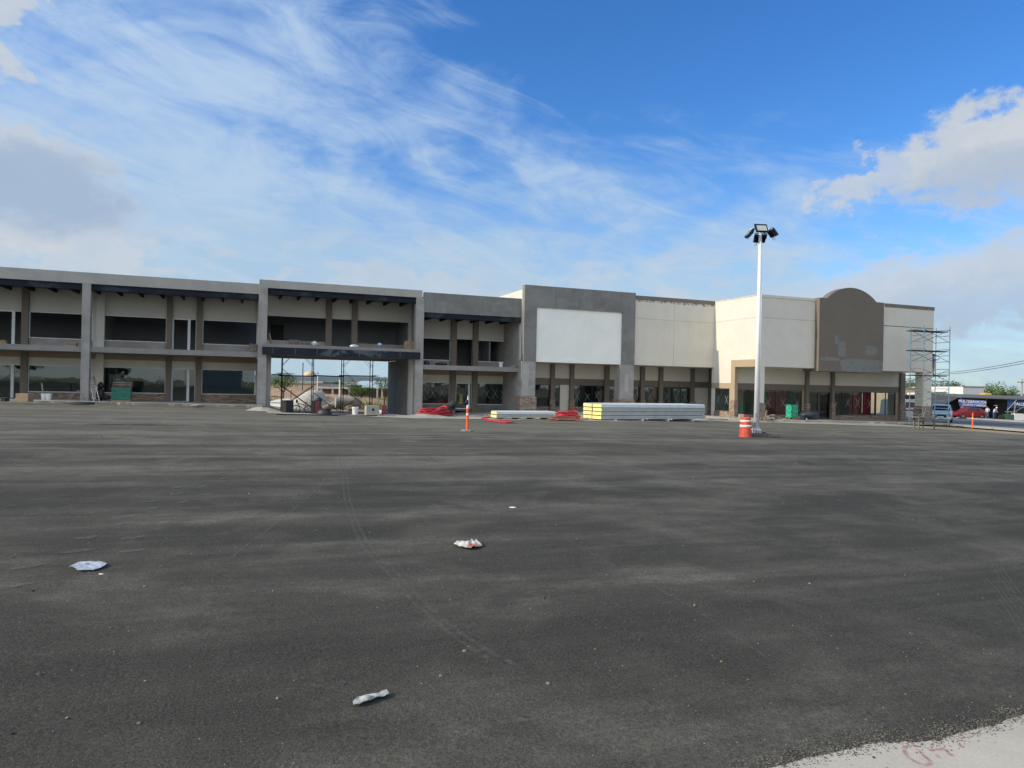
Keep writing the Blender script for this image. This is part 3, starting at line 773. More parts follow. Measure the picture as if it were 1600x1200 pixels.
MB().fb(u_left, u_end + .3, WW - .10, WW, zLed, zLed + .09).fb(u_left, u_end + .3, WW - .05, WW, zLed + .09, zS0).build('soffit_trim', M['tan'], root)
room(root, u_left, u_end, WW + .18, WW + 7, zS1, zPB - .1, [b + x for b in [u_left] + lay for x in (0,)])
room(root, u_left, u_end, WW + .18, WW + 7, .1, zS0, [b + x for b in [u_left] + lay for x in (0,)])
MB().fb(u_left, u_end, WW + .18, WW + 7.2, zS0, zS1 - .02).build('floor_slab', M['slab'], root)
MB().fb(u_left - .2, u_left, W_A + .3, WW + 9, zb, zPB + .1).fb(u_left, u_end, WW + 8.8, WW + 9, zb, zPB - .1).build('rear_wall', M['grey'], root)
for b in [u_left] + lay:
    e = b + mod
    pil(root, b + o_p1a, b + o_p1b, WW, zb, zS0); pil(root, b + o_p2a, b + o_p2b, WW, zb, zS0)
    pil(root, b + o_p1a, b + o_p1b, WW, zS1, zPB - .1); pil(root, b + o_p2a, b + o_p2b, WW, zS1, zPB - .1)
    pil(root, b - .02, b + .46, WW, zS1, zPB - .1, 'cream_wall', .3); pil(root, b - .02, b + .46, WW, zb, zS0, 'cream', .3)
    for a, c in ((o_w1a, o_w1b), (o_w2a, o_w2b)):
        a, c = b + a, b + c
        window(root, a, c, zU0, zU1, WW, 'alu', None, .05)
        MB().fb(a, c, WW - .015, WW + .15, zS1, zU0 - .01).build('sill_wall', M['grey'], root)
        L = c - a
        window(root, a, c, zL0, zL1, WW, 'alu', 'glass', .05, crosses=[a + L * .22, a + L * .60] if a < o_p2b + lay[0] else [a + L * .86], cz=(zL0 + zL1) / 2, cs=.34, mull=())
        MB().fb(a, c, WW - .06, WW + .15, zb, zL0 - .01).build('stone_base', M['stone'], root)
    door(root, b + o_da, b + o_db, zS1, zU1, WW, 'alu', None, .09, b + o_ds)
    door(root, b + o_da, b + o_db, .33 if b < lay[1] else .28, zD1, WW, 'alu', 'glass', .09, b + o_ds)
uc0, uc1 = U(127.3, W_A, 540), U(140.6, W_A, 540)
for k in (0, 1):
    MB().fb(uc0 - k * mod, uc1 - k * mod, W_A - .12, W_A + .5, zb, zPB + .02).build('column', M['grey'], root)

# ---- gateway block -------------------------------------------------
WG = W_G + 3.7
gl = lambda x, y, w: Zw(x, y, w)
gT, gPB, gBB = gl(416, 437.2, W_G), gl(416, 449.6, W_G), gl(416, 459.0, W_G)
gS1, gS0, gB0 = gl(417, 537.1, W_G), gl(417, 542.0, W_G), gl(417, 553.0, W_G)
ua, ub = U(403.2, W_G, 540), U(416.7, W_G, 540); uc, ud = U(648.5, W_G, 560), U(661, W_G, 560)
print('G z', gT, gPB, gBB, gS1, gS0, gB0, 'u', ua, ub, uc, ud)
root = thing('gateway_building', F((ua + ud) / 2, W_G, -.4), ANG, 'two storey concrete gateway block bridging the open drive through passage', 'building')
zb = -1.2
MB().fb(ua, ud - .15, W_G - .05, W_G + .3, gPB, gT).build('parapet', M['grey_light'], root)
mb = MB().fb(ub, uc, W_G + .08, W_G + .24, gBB, gPB); mb.fb(ub, uc, W_G + .03, W_G + .08, gBB, gBB + .05); mb.fb(ub, uc, W_G + .03, W_G + .08, gPB - .06, gPB); mb.build('steel_beam', M['steel_dark'], root)
mb = MB(); k = ub + .9
while k < uc - .3: mb.fb(k, k + .13, W_G + .3, WG, gPB - .34, gPB - .1); k += 1.27
mb.build('ceiling_joists', M['steel_dark'], root)
MB().fb(ua, ub, W_G - .05, W_G + .55, zb, gPB).build('column', M['grey'], root)
MB().fb(uc, ud, W_G - .05, W_G + .55, zb, gPB).build('column', M['grey'], root)
MB().fb(ub - .25, uc + .3, W_G - .12, WG + .0, gS0, gS1).build('floor_slab', M['slab'], root)
MB().fb(ub - .28, uc + .35, W_G - .16, W_G - .06, gB0, gS0 - .01).fb(ub - .28, uc + .35, W_G - .22, W_G - .06, gB0 - .03, gB0 + .02).build('steel_girder', M['steel_weather'], root)
mb = MB(); k = ub + .4
while k < uc: mb.fb(k, k + .012, W_G - .175, W_G - .16, gB0 + .02, gS0 - .02); k += 1.45
mb.build('girder_seams', M['steel'], root)
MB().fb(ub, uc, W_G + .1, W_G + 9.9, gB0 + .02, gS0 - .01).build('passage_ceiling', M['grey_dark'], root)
MB().fb(ub, U(422.8, W_G + 1.2, 600), W_G + 1.0, W_G + 9.9, zb, gB0).build('passage_wall', M['grey'], root)
up = uc
MB().fb(up, up + .2, W_G + .55, W_G + 2.2, zb, gB0 + .02).build('wall', M['cream'], root)
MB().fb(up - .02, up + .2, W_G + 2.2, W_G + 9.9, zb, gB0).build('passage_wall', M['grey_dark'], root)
MB().fb(ua, ud, W_G + .3, WG + 6.2, gPB - .1, gPB + .1).build('roof', M['roof'], root)
zo1 = Zw(420, 493.2, WG); zo0 = Zw(445, 531.9, WG)
g_pil = [(U(509.4, WG, 500), U(518.2, WG, 500)), (U(549.6, WG, 500), U(558.2, WG, 500))]
gR = U(638.3, WG, 520)
mb = MB(); wall_holes(mb, ua, gR, WG, WG + .18, gS1, gPB - .1, [(ub + .06, g_pil[0][0], gS1, zo1), (g_pil[0][1], g_pil[1][0], gS1, zo1), (g_pil[1][1], gR - .02, gS1, zo1)])
mb.fb(gR, ud, WG - .3, WG + .18, gS1, gPB - .1); mb.build('wall', M['cream_wall'], root)
for a, b in g_pil: pil(root, a, b, WG, gS1, gPB - .1)
MB().fb(ub + .06, g_pil[0][0], WG + .0, WG + .15, gS1, zo0).build('sill_wall', M['grey'], root)
MB().fb(g_pil[1][1], gR - .02, WG, WG + .15, gS1, zo0).build('sill_wall', M['grey'], root)
room(root, ua, ud, WG + .18, WG + 5.5, gS1, gPB - .1)
MB().fb(ua, ud, WG + .18, WG + 6.2, gS0, gS1 - .09).fb(ua, ua + .15, WG + .18, WG + 6.2, gS1, gPB - .1).fb(ud - .15, ud, WG + .18, WG + 6.2, gS1, gPB - .1).fb(ud - .15, ud, W_G + .55, WG - .3, gS1, gPB - .1).build('side_wall', M['room'], root)
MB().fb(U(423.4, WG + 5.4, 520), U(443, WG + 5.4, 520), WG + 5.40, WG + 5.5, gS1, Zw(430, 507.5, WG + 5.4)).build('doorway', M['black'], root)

# ---- small two storey block ----------------------------------------
W3, WS = W_G + .02, W_G + 3.7
zb = -.6
bT, bPB, bBB = gl(735, 461.2, W3), gl(735, 491.7, W3), gl(735, 499.6, W3)
bS1, bS0 = gl(735, 572, W3), gl(735, 579.1, W3)
e0, e1 = ud, U(815.6, W3, 540)
print('3 z', bT, bPB, bBB, bS1, bS0, 'u', e0, e1)
root = thing('shop_building', F((e0 + e1) / 2, W3, gz(*F((e0+e1)/2, W3, 0).xy)), ANG, 'narrow two storey shop block with a deep dark parapet, between gateway and single storey store', 'building')
MB().fb(e0, e1, W3, W3 + .3, bPB, bT).build('parapet', M['grey_dark'], root)
mb = MB().fb(e0, e1 - .02, W3 + .06, W3 + .22, bBB, bPB); mb.fb(e0, e1, W3 + .01, W3 + .06, bBB, bBB + .05); mb.build('steel_beam', M['steel_dark'], root)
mb = MB(); k = e0 + .9
while k < e1 - .3: mb.fb(k, k + .13, W3 + .3, WS, bPB - .30, bPB - .1); k += 1.27
mb.build('ceiling_joists', M['steel_dark'], root)
MB().fb(e0, e1 - .15, W3, WS, bS0, bS1).build('floor_slab', M['slab'], root)
MB().fb(e0, e1, W3 + .3, WS + 8, bPB - .1, bPB + .1).build('roof', M['roof'], root)
uu = lambda px, y=540: U(px, WS, y)
q1, q2, q3, q4, q5 = (uu(703.8), uu(712.6)), (uu(738.2), uu(746.2)), uu(799, 540), uu(805, 620), uu(815.5, 540)
q5 = min(q5 - .1, e1 + 2.2)
vz1, vz0 = Zw(680, 528.2, WS), Zw(680, 563.0, WS)
lz1, lz0, dz0 = Zw(680, 597, WS), Zw(680, 631.5, WS), Zw(724, 639.3, WS)
mb = MB(); wall_holes(mb, e0, q3 + .05, WS, WS + .18, bS1, bPB - .1, [(e0, q1[0], bS1, vz1), (q1[1], q2[0], bS1, vz1), (q2[1], q3, bS1, vz1)]); mb.build('wall', M['cream_wall'], root)
mb = MB(); wall_holes(mb, e0, q4, WS, WS + .18, zb, bS0, [(e0, q1[0], zb, lz1), (q1[1], q2[0], zb, lz1), (q2[1], q3 - .1, zb, lz1)]); mb.build('wall', M['cream'], root)
MB().fb(q3 - .1, q4, WS - .25, WS, zb, bS0).build('wall', M['cream'], root)
MB().fb(e0, q3 - .1, WS - .1, WS, Zw(680, 585.5, WS), Zw(680, 585.5, WS) + .09).fb(e0, q3 - .1, WS - .05, WS, Zw(680, 585.5, WS) + .09, bS0).build('soffit_trim', M['tan'], root)
for q in (q1, q2):
    pil(root, q[0], q[1], WS, zb, bS0); pil(root, q[0], q[1], WS, bS1, bPB - .1)
for a, c, cr in ((e0, q1[0], 3), (q2[1], q3, 3)):
    window(root, a, c, vz0, vz1, WS, 'alu', None, .055)
    MB().fb(a, c, WS - .015, WS + .15, bS1, vz0 - .01).build('sill_wall', M['grey'], root)
for a, c in ((e0, q1[0]), (q2[1], q3 - .1)):
    L = c - a
    window(root, a, c, lz0, lz1, WS, 'alu', 'glass', .05, crosses=[a + L * f for f in (.30, .56, .82)], cs=.42)
    MB().fb(a, c, WS - .02, WS + .15, zb, lz0 - .01).build('sill_wall', M['grey_dark'], root)
door(root, q1[1], uu(734.5), dz0, lz1 + .0, WS, 'alu', 'glass', .09, q2[0])
room(root, e0, e1, WS + .18, WS + 6, bS1, bPB - .1, [e0 + 6.6]); room(root, e0, e1, WS + .18, WS + 6, dz0 - .05, bS0)
MB().fb(e0, e1, WS + .18, WS + 6.2, bS0, bS1 - .09).build('floor_slab', M['slab'], root)
MB().fb(e1 - .15, e1, W3 + .3, WS + 8, zb, bPB - .1).fb(e0, e0 + .15, WS + .2, WS + 8, zb, bPB - .1).fb(e0, e1, WS + 7.8, WS + 8, zb, bPB - .1).build('side_wall', M['grey'], root)

# ---- single storey store -------------------------------------------
WR = W_B + 3.3          # recessed shop wall
hB = Zw(991, 461.3, W_B); uI = U(1116.2, W_B, 520)
uL, uLi = U(818.3, W_B, 450), U(837.3, W_B, 480)
uRi, uRo = U(970.6, W_B, 490), U(990.6, W_B, 480)
uO = uI                                              # return wall plane
wO, _ = PS(1188.5, 540, uI); W_CC = wO
print('B top', hB, 'uL', uL, uLi, uRi, uRo, uI, 'return wall front w', wO)
zFr = Zw(818.3, 445.2, W_B); zSof = Zw(1050, 572, W_B)
root = thing('store_building', F((uL + uI) / 2, W_B, gz(*F((uL+uI)/2, W_B, 0).xy)), ANG, 'tall single storey store with cream front, grey framed white sign board and brown arched panel', 'building')
S_ = root; zb = -1.4
zBd1, zBd0 = Zw(837.3, 480.2, W_B), Zw(836, 565.2, W_B)
# sign frame
zleg = Zw(815, 566, W_B)
mb = MB().fb(uL, uRo, W_B - .25, W_B + .25, zBd1, zFr).fb(uL, uLi, W_B - .25, W_B + .25, zBd0, zBd1).fb(uRi, uRo, W_B - .25, W_B + .25, zBd0, zBd1)
mb.build('sign_frame', M['grey_dark'], root)
lL = U(812.5, W_B, 600); lR = U(834.2, W_B, 600)
zst = Zw(820, 619.5, W_B)
MB().fb(lL, lR, W_B - .27, W_B + .55, zst, zBd0 - .004).build('column', M['grey'], root)
MB().fb(lL - .09, lR + .09, W_B - .36, W_B + .64, zb, zst).build('stone_base', M['stone'], root)
rL, rR = U(965.5, W_B, 600), U(987.3, W_B, 600)
MB().fb(rL, rR, W_B - .27, W_B + .6, Zw(970, 623.5, W_B), zBd0 - .004).build('column', M['grey'], root)
MB().fb(rL - .09, rR + .09, W_B - .36, W_B + .69, zb, Zw(970, 623.5, W_B)).build('stone_base', M['stone'], root)
MB().fb(uLi, uRi, W_B - .12, W_B + .2, zBd0, zBd1).build('sign_board', M['white_board'], root)
for a_, b_, y1_, y0_ in ((814.5, 823.5, 568, 618), ):
    MB().fb(U(a_, W_B, 600), U(b_, W_B, 600), W_B - .285, W_B - .27, Zw(a_, y0_, W_B), Zw(a_, y1_, W_B)).build('render_patch', M['grey_light'], root)
MB().fb(U(973, W_B, 600), U(979, W_B, 600), W_B - .285, W_B - .27, Zw(976, 612, W_B), Zw(976, 584, W_B)).build('render_patch', M['grey_light'], root)
# cream fascia with reveal grooves
zg = Zw(1053, 501.2, W_B); ug = U(1053, W_B, 520); zCor0 = Zw(1053, 472.0, W_B); zCor1 = hB
mb = MB()
for a, b in ((uRo + .002, ug - .012), (ug + .012, uI - .001)):
    mb.fb(a, b, W_B, W_B + .25, zSof, zg - .02); mb.fb(a, b, W_B, W_B + .25, zg + .02, zCor0)
mb.fb(uRo, uI, W_B + .03, W_B + .24, zSof + .002, zCor0 - .002); mb.build('fascia', M['cream'], root)
scuff = alpha_paint('ragged grey scuffing', (.20, .19, .17), .46, .56, 3.2, .7)
mb = MB(); n_ = 60; vs = []
for i in range(n_ + 1):
    u_ = uRo + .1 + (uI - uRo - .2) * i / n_; h_ = .16 + .14 * noise.noise(Vector((u_ * 2.1, 0, 5))) + .08 * noise.noise(Vector((u_ * 9, 0, 5)))
    vs += [F(u_, W_B - .004, zCor0), F(u_, W_B - .004, zCor0 - max(.02, h_))]
mb.add(vs, [(2*i, 2*i+1, 2*i+3, 2*i+2) for i in range(n_)]).build('scuff_strip', scuff, root)
MB().fb(uRo, uI, W_B - .03, W_B + .28, zCor0, zCor1).build('cornice', M['brown'], root)
V_ = lambda px, y=600: U(px, WR, y)
# flat roof and soffit
MB().fb(uL + .25, uI, W_B + .25, WR + 14, zCor0 - 1.1, zCor0 - .9).build('roof', M['roof'], root)
uX = V_(1125)
MB().fb(uL, uX, W_B + .25, WR, zSof - .02, zSof + .1).fb(uX, uX + .15, W_B + .25, WR, -1.4, zSof + .1).build('soffit', M['cream'], root)
# left parapet side seen above the two storey block
MB().fb(uL, uL + .25, W_B + .25, WR + 14, zb, Zw(816, 451.5, W_B)).build('side_wall', M['cream'], root)
MB().fb(uL + .25, uI + 18.6, WR + 13.8, WR + 14, zb, zCor0).build('rear_wall', M['cream'], root)
V = lambda px, y=600: U(px, WR, y)
zc0, zc1 = Zw(930, 593.2, WR), Zw(930, 603.2, WR)   # brown band
zw0 = Zw(900, 635.5, WR)
pls = [(859.2, 865.2), (889.4, 895.4), (943.6, 950.4), (999.6, 1005.7), (1028.4, 1034.2), (1078.2, 1083.2), (1106.6, 1111.2)]
pl = [(V(a), V(b)) for a, b in pls]
xL = lL - .0; 
zt, zbn = Zw(930, 592.6, WR), Zw(930, 602.4, WR)
MB().fb(uL + .25, uX, WR, WR + .18, zt, zSof + .1).build('wall', M['cream'], root)
MB().fb(uL + .25, uX, WR - .03, WR + .18, zbn, zt).build('band', M['brown'], root)
for a, b in pl:
    pil(root, a, b, WR - .03, zb, zSof - .02, 'brown', .2); MB().fb(a - .05, b + .05, WR - .3, WR - .03, zb, Zw(930, 624.5, WR)).build('stone_base', M['stone'], root)
zf = gz(*F(28, WR, 0).xy) + .14
bays = [(uL + .25, pl[0][0], [], [], 'g'), (pl[0][1], V(875), [], [], 'g'), (V(875), pl[1][0], [], [], 'w'),
        (pl[1][1], pl[2][0], [.36, .62], [.14, .47, .78], 'g'), (pl[2][1], pl[3][0], [.3], [.2, .85], 'g'), (pl[3][1], pl[4][0], [], [.45], 'g'),
        (pl[4][1], pl[5][0], [.33, .66], [.17, .5, .83], 'g'), (pl[5][1], pl[6][0], [], [], 'w'), (pl[6][1], uX, [], [], 'w')]
mb = MB()
for a, b, mu, cr, t in bays:
    mb = MB()
    if t == 'g':
        window(root, a, b, zw0, zbn - .005, WR, 'alu_dark', 'glass', .05, [a + (b-a)*m for m in mu], [a + (b-a)*c for c in cr], cs=.36)
        MB().fb(a, b, WR - .08, WR + .15, zb, zw0 - .005).build('stone_base', M['stone'], root)
    else: mb.fb(a, b, WR + .01, WR + .18, zb, zbn); mb.build('wall', M['cream'], root)
room(root, uL + .25, uI, WR + .18, WR + 7, zf, zSof - .02, [V(905)])
MB().fb(uL + .25, uI, WR + .18, WR + 7.1, zSof - .02, zSof + .1).build('ceiling', M['room'], root)

# return wall (runs towards the camera, catches the sun)
def tw(px, y=600): return PS(px, y, uI)[0]
def tz(px, y): return PS(px, y, uI)[1]
hC = tz(1188, 460.6); zgr = tz(1188, 495.2)
t_f1, t_f2 = tw(1142.6), tw(1148.8)                  # tan frame left jamb
t_c0 = tw(1176.5); 
zfo, zfi = tz(1146, 562.6), tz(1146, 573.5)
zb1, zb0 = tz(1128, 598.3), tz(1128, 606.8)
zrb = tz(1128, 642.0); zrw1, zrw0 = tz(1128, 607), tz(1128, 641.6)
print('return', hC, zgr, 't', t_f1, t_f2, t_c0, 'z', zfo, zfi, zb1, zb0)
x0, x1 = uI, uI + .25
mb = MB()   # cream field: pieces around the window, the band, the framed opening
wb = W_B - .002
mb.fb(x0, x1, t_f1, W_B + .25, zb1, zgr - .02); mb.fb(x0, x1, wO, t_f1, zfo, zgr - .02)
mb.fb(x0, x1, wO, W_B + .25, zgr + .02, hC); mb.fb(x0 + .03, x1 - .01, wO + .01, W_B + .24, zgr - .02, zgr + .02)
tA, tB = tw(1117.5), tw(1140.2)
mb.fb(x0, x1, tA, W_B + .25, zb, zb0)
mb.build('side_wall', M['cream'], root)
MB().fb(x0 - .03, x1, t_f1, W_B + .2, zb0, zb1).build('band', M['tan'], root)
MB().fb(x0 - .05, x1, t_f2, t_f1, zb, zfo).fb(x0 - .05, x1, wO + .45, t_f2, zfi, zfo).fb(x0 - .02, x1, tB, t_f1, tz(1141, 641), zb0).build('opening_surround', M['tan'], root)
f = MB().fb(x0 + .02, x0 + .08, tB, tB + .06, zrw0, zrw1).fb(x0 + .02, x0 + .08, tA - .06, tA, zrw0, zrw1).fb(x0 + .02, x0 + .08, tB, tA, zrw0 - .05, zrw0).fb(x0 + .02, x0 + .08, (tA+tB)/2 - .02, (tA+tB)/2 + .02, zrw0, zrw1).build('window', M['alu_dark'], root)
MB().fb(x0 + .045, x0 + .055, tB + .06, tA - .06, zrw0, zrw1).build('pane', M['glass'], f)
for tc in (tB + (tA - tB) * .22, tB + (tA - tB) * .78):
    t = MB()
    for sg in (1, -1):
        a = F(x0 + .04, tc - .2, (zrw0 + zrw1)/2 - sg*.35); b = F(x0 + .04, tc + .2, (zrw0 + zrw1)/2 + sg*.35); n_ = Vector((0, 0, .02)); t.prism([a + n_, b + n_, b - n_, a - n_], -U2 * (.004 if sg > 0 else .008))
    t.build('tape_cross', M['tape'], f)
MB().fb(x0 - .08, x1, t_f2 - .06, tA, zb, tz(1128, 641.6)).fb(x0 - .1, x1 + .02, t_f2 - .06, t_f1 + .03, tz(1128, 641.6), tz(1143, 624.8)).build('stone_base', M['stone'], root)
# outer corner column
cC0, cC1 = uI, U(1194.4, wO, 600)
MB().fb(cC0, cC1, wO - .002, wO + .45, Zw(1190, 629.4, wO), zfo).build('column', M['cream'], root)
MB().fb(cC0 - .07, cC1 + .07, wO - .07, wO + .52, zb, Zw(1190, 629.4, wO)).build('stone_base', M['stone'], root)

# ---- front of the right wing
WC = wO; WD = WC + 3.4
cs0 = Zw(1240, 574.2, WC)
uA0, uA1 = U(1280.6, WC, 500), U(1381.0, WC, 500); uE = U(1458.6, WC, 520)
zCt = Zw(1190, 460.2, WC); zgC = Zw(1230, 498.6, WC); 
zTopR0, zTopR1 = Zw(1420, 482.2, WC), Zw(1420, 476.9, WC)
mb = MB()
for a, b in ((uI + .25, uA0), (uA1, uE - .25)):
    mb = MB(); mb.fb(a, b, WC, WC + .25, cs0, zgC - .025); mb.fb(a, b, WC, WC + .25, zgC + .025, zTopR0); mb.fb(a, b, WC + .03, WC + .24, zgC - .025, zgC + .025); mb.build('fascia', M['cream'], root)
mb = MB(); mb.fb(uE - .25, uE, WC, WD + .2, cs0, zTopR0); mb.build('side_wall', M['cream'], root)
MB().fb(uA1, uE + .04, WC - .04, WC + .28, zTopR0, zTopR1).fb(uE - .25, uE + .04, WC + .28, WD + 10, zTopR0, zTopR1).fb(uA1, uE + .015, WC - .012, WC + .0, zgC - .03, zgC + .03).build('cornice', M['brown'], root)
MB().fb(uI - .04, uA0, WC - .04, WC + .28, zTopR0, hC + .02).fb(uI - .04, uI + .28, WC + .28, W_B, hC, hC + .05).build('coping', M['cream'], root)
# arched panel
W_AR = WC - .45
a0, zr = P(1281.0, 465.0, W_AR); a1, _ = P(1381.3, 472.8, W_AR); zsh = Zw(1281.5, 464.9, W_AR)
b0, b1 = U(1292.5, W_AR, 464), U(1369.5, W_AR, 470); zpk = Zw(1331, 449.6, W_AR)
zab = Zw(1330, 581.4, W_AR)
c = (b0 + b1) / 2; hw = (b1 - b0) / 2; h = zpk - zsh; rr = (hw*hw + h*h) / (2*h); th = math.asin(hw / rr)
poly = [(a0, zab), (a1, zab), (a1, zsh), (b1, zsh)] + [(c + rr * sin(th * k), zpk - rr + rr * cos(th * k)) for k in [x / 14 for x in range(13, -14, -1)]] + [(b0, zsh), (a0, zsh)]
MB().prism([F(u, W_AR, z) for u, z in poly], B2 * .7).build('arched_panel', M['brown_arch'], root)
print('arch', a0, a1, zsh, zpk, zab)
def pzone(px0, px1, y0, y1, seed):
    mb = MB(); p0, p1 = P(px0, y1, W_AR - .004), P(px1, y0, W_AR - .004); n = 28; out = []
    for i in range(n):
        a = 2*pi*i/n; sq = lambda t: math.copysign(abs(t) ** .45, t)
        k = 1 + .12 * noise.noise(Vector((cos(a)*2, sin(a)*2, seed)))
        out.append(F((p0[0]+p1[0])/2 + sq(cos(a)) * (p1[0]-p0[0])/2 * k, W_AR - .004, (p0[1]+p1[1])/2 + sq(sin(a)) * (p1[1]-p0[1])/2 * k))
    return out
mb = MB()
for i, z in enumerate(((1281.5, 1312, 558.5, 563.5), (1312.5, 1380, 563, 580.5), (1309, 1322, 533, 557), (1304, 1309.5, 524, 538), (1352, 1371, 541, 555), (1324, 1352, 561, 566))):
    mb.prism(pzone(*z, i), -B2 * .002 * (1 + i % 3))
mb.build('filler_patch', M['patch'], root)
# recessed shop front of the right wing
V = lambda px, y=610: U(px, WD, y)
MB().fb(uI + .25, uE - .25, WC + .25, WD + .0, cs0 - .02, cs0 + .1).build('soffit', M['cream'], root)
MB().fb(V(1230, 575), a1, W_AR + .7, WC + 1.6, zab + .02, cs0 - .025).build('soffit_beam', M['brown'], root)
uS1 = V(1404.5); uS2 = V(1411.2)
zt, zbn = Zw(1230, 600.6, WD), Zw(1230, 609.8, WD)
MB().fb(uI + .25, uS2, WD, WD + .18, zt, cs0 + .1).build('wall', M['cream'], root)
MB().fb(uI + .25, uS1, WD - .03, WD + .18, zbn, zt).build('band', M['brown'], root)
pp = [(V(1257), V(1261.6)), (V(1297), V(1301.5)), (uS1, uS2)]
zfC = gz(*F(47, WD, 0).xy) + .14; zwC = Zw(1330, 648.8, WD)
for a, b in pp:
    pil(root, a, b, WD - .03, zb, cs0 - .02, 'brown', .2)
    MB().fb(a - .05, b + .05, WD - .3, WD - .03, zb, Zw(1270, 629.5, WD)).build('stone_base', M['stone'], root)
wl = uI + .3
window(root, wl, V(1253), zwC, zbn - .005, WD, 'alu_dark', 'glass_clear', .05, [V(1213), V(1235)], [V(1201), V(1224), V(1246)], cs=.42)
window(root, pp[1][1], V(1368), zwC, zbn - .005, WD, 'alu_dark', 'glass_clear', .05, [V(1316), V(1333), V(1350)], [V(1307), V(1325), V(1341), V(1359)], cs=.42)
window(root, V(1368.4), V(1399.5), zwC, zbn - .005, WD, 'alu_dark', 'glass_clear', .07, [V(1384)])
MB().fb(wl, V(1253), WD - .08, WD + .15, zb, zwC - .005).build('stone_base', M['stone'], root)
MB().fb(pp[1][1], V(1399.5), WD - .08, WD + .15, zb, zwC - .005).build('stone_base', M['stone'], root)
MB().fb(V(1253) + .005, V(1257) - .005, WD, WD + .15, zb, zbn).build('wall', M['tan'], root)
MB().fb(V(1399.5) + .005, uS1, WD, WD + .15, zb, zbn).build('wall', M['tan'], root)
dm = V(1279.3)
door(root, pp[0][1], dm, zfC, zbn - .1, WD, 'alu_dark', 'glass', .08); door(root, dm + .06, pp[1][0] - .005, zfC, zbn - .1, WD, 'alu_dark', 'glass_dark', .08)
MB().fb(pp[0][1], pp[1][0], WD, WD + .15, zbn - .1, zbn).build('wall', M['brown'], root)
# room of the right wing: the side wall has a big window, so the last bay can be seen through
WE = WD + 8.5
mb = MB().fb(uI + .25, uS2 - 3.2, WE, WE + .15, zb, zTopR0)
wall_z1 = cs0 - .02
mb.fb(uS2 - 3.2, uS2, WE, WE + .15, wall_z1, zTopR0).fb(uS2 - 3.2, uS2, WE, WE + .15, zb, zwC).fb(uS2 - 3.2, uS2 + 0, WE, WE + .15, zwC, zwC + .01)
mb.fb(uS2 - .18, uS2, WD + .18, WD + 1.5, zb, cs0 + .1).fb(uS2 - .18, uS2, WD + 1.5, WE, zb, zwC).fb(uS2 - .18, uS2, WD + 1.5, WE, zbn, cs0 + .1)
mb.build('side_wall', M['cream'], root)
MB().fb(uI + .25, uS2 - .18, WD + .18, WE, zfC - .1, zfC).fb(uI + .25, uS2 - .18, WD + .18, WE, wall_z1, wall_z1 + .1).fb(uS2 - 3.35, uS2 - 3.25, WD + 2.5, WE, zfC, wall_z1).build('interior', M['room'], root)
MB().fb(uI + .25, uE - .25, WC + .25, WR + 13.8, zTopR0 - 1.1, zTopR0 - .9).build('roof', M['roof'], root)
MB().fb(uE - .25, uE, WD + .2, WR + 14, cs0, zTopR0).fb(uS2, uE - .25, WD + .18, WR + 13, cs0 - .02, cs0 + .1).build('side_wall', M['cream'], root)
# curtains hanging inside the shop window
for (x0p, x1p, cname) in ((1195, 1202, (.01, .16, .06)), (1203, 1234, (.09, .02, .025)), (1235, 1247, (.01, .075, .075)), (1333, 1352, (.16, .02, .04)), (1353, 1366, (.22, .01, .03)), (1304, 1312, (.02, .04, .06))):
    mb = MB(); ua_, ub_ = V(x0p), V(x1p); n = 24; vs = []
    for i in range(n + 1):
        u = ua_ + (ub_ - ua_) * i / n; w = WD + .34 + .05 * sin(i * 2.1)
        vs += [F(u, w, zwC + .05), F(u, w, zbn)]
    mb.add(vs, [(2*i, 2*i+2, 2*i+3, 2*i+1) for i in range(n)]).build('window_sheet', simple('hanging sheet', tuple(min(.9, c * 1.7) for c in cname), .85), root)
# column at the far right end
cE0, cE1 = U(1442.6, WC, 600), U(1455.6, WC, 600); zE = Zw(1448, 634.8, WC)
MB().fb(cE0, cE1, WC + .01, WC + .8, zE, cs0 - .02).build('column', M['cream'], root)
MB().fb(cE0 - .07, cE1 + .07, WC - .07, WC + .88, zb, zE).build('stone_base', M['stone'], root)

# ================================================================== loose things
def LT(loc, rz=0.0): return dict(local=True, loc=loc, rz=rz)

# ---- light pole ----------------------------------------------------
g = G(1181.5, 682.5)
d1 = AT(1185, 362, g.y); Hp = d1.z - g.z
root = thing('light_pole', g, 0, 'tall white pole with four black floodlights, standing on a dark square footing in the lot', 'light pole')
mb = MB().tube((0, 0, .34), (0, 0, Hp), .125, .068, 20, caps=True); mb.build('pole', M['white_paint'], root, local=True, smooth=True)
mb = MB().box(-.33, .33, -.33, .33, 0, .16); mb.prism([(.33, -.3, 0), (.95, -.3, 0), (.95, -.3, .09), (.33, -.3, .22)], (0, .5, 0)); mb.build('footing', simple('dark concrete footing', (.10, .10, .10), .9), root, local=True, bevel=.02)
mb = MB().box(-.17, .17, -.17, .17, .30, .335)
for a, b in ((-1, -1), (1, -1), (1, 1), (-1, 1)): mb.tube((a*.12, b*.12, .16), (a*.12, b*.12, .37), .014, n=6)
mb.prism([(0.1, -.012, .335), (.16, -.012, .335), (.1, -.012, .50)], (0, .024, 0)).prism([(-.1, -.012, .335), (-.16, -.012, .335), (-.1, -.012, .50)], (0, .024, 0))
mb.build('base_plate', M['white_paint'], root, local=True)
MB().ob((-.03, -.098, .95), .09, .02, .2).build('hatch', M['lamp_black'], root, local=True)
mb = MB().tube((-.46, 0, Hp + .08), (.52, 0, Hp + .12), .036, n=10).tube((0, -.34, Hp + .08), (0, .36, Hp + .08), .036, n=10).lathe((0, 0, Hp - .06), [(.07, 0), (.075, .12), (.05, .2), (0, .22)], 12)
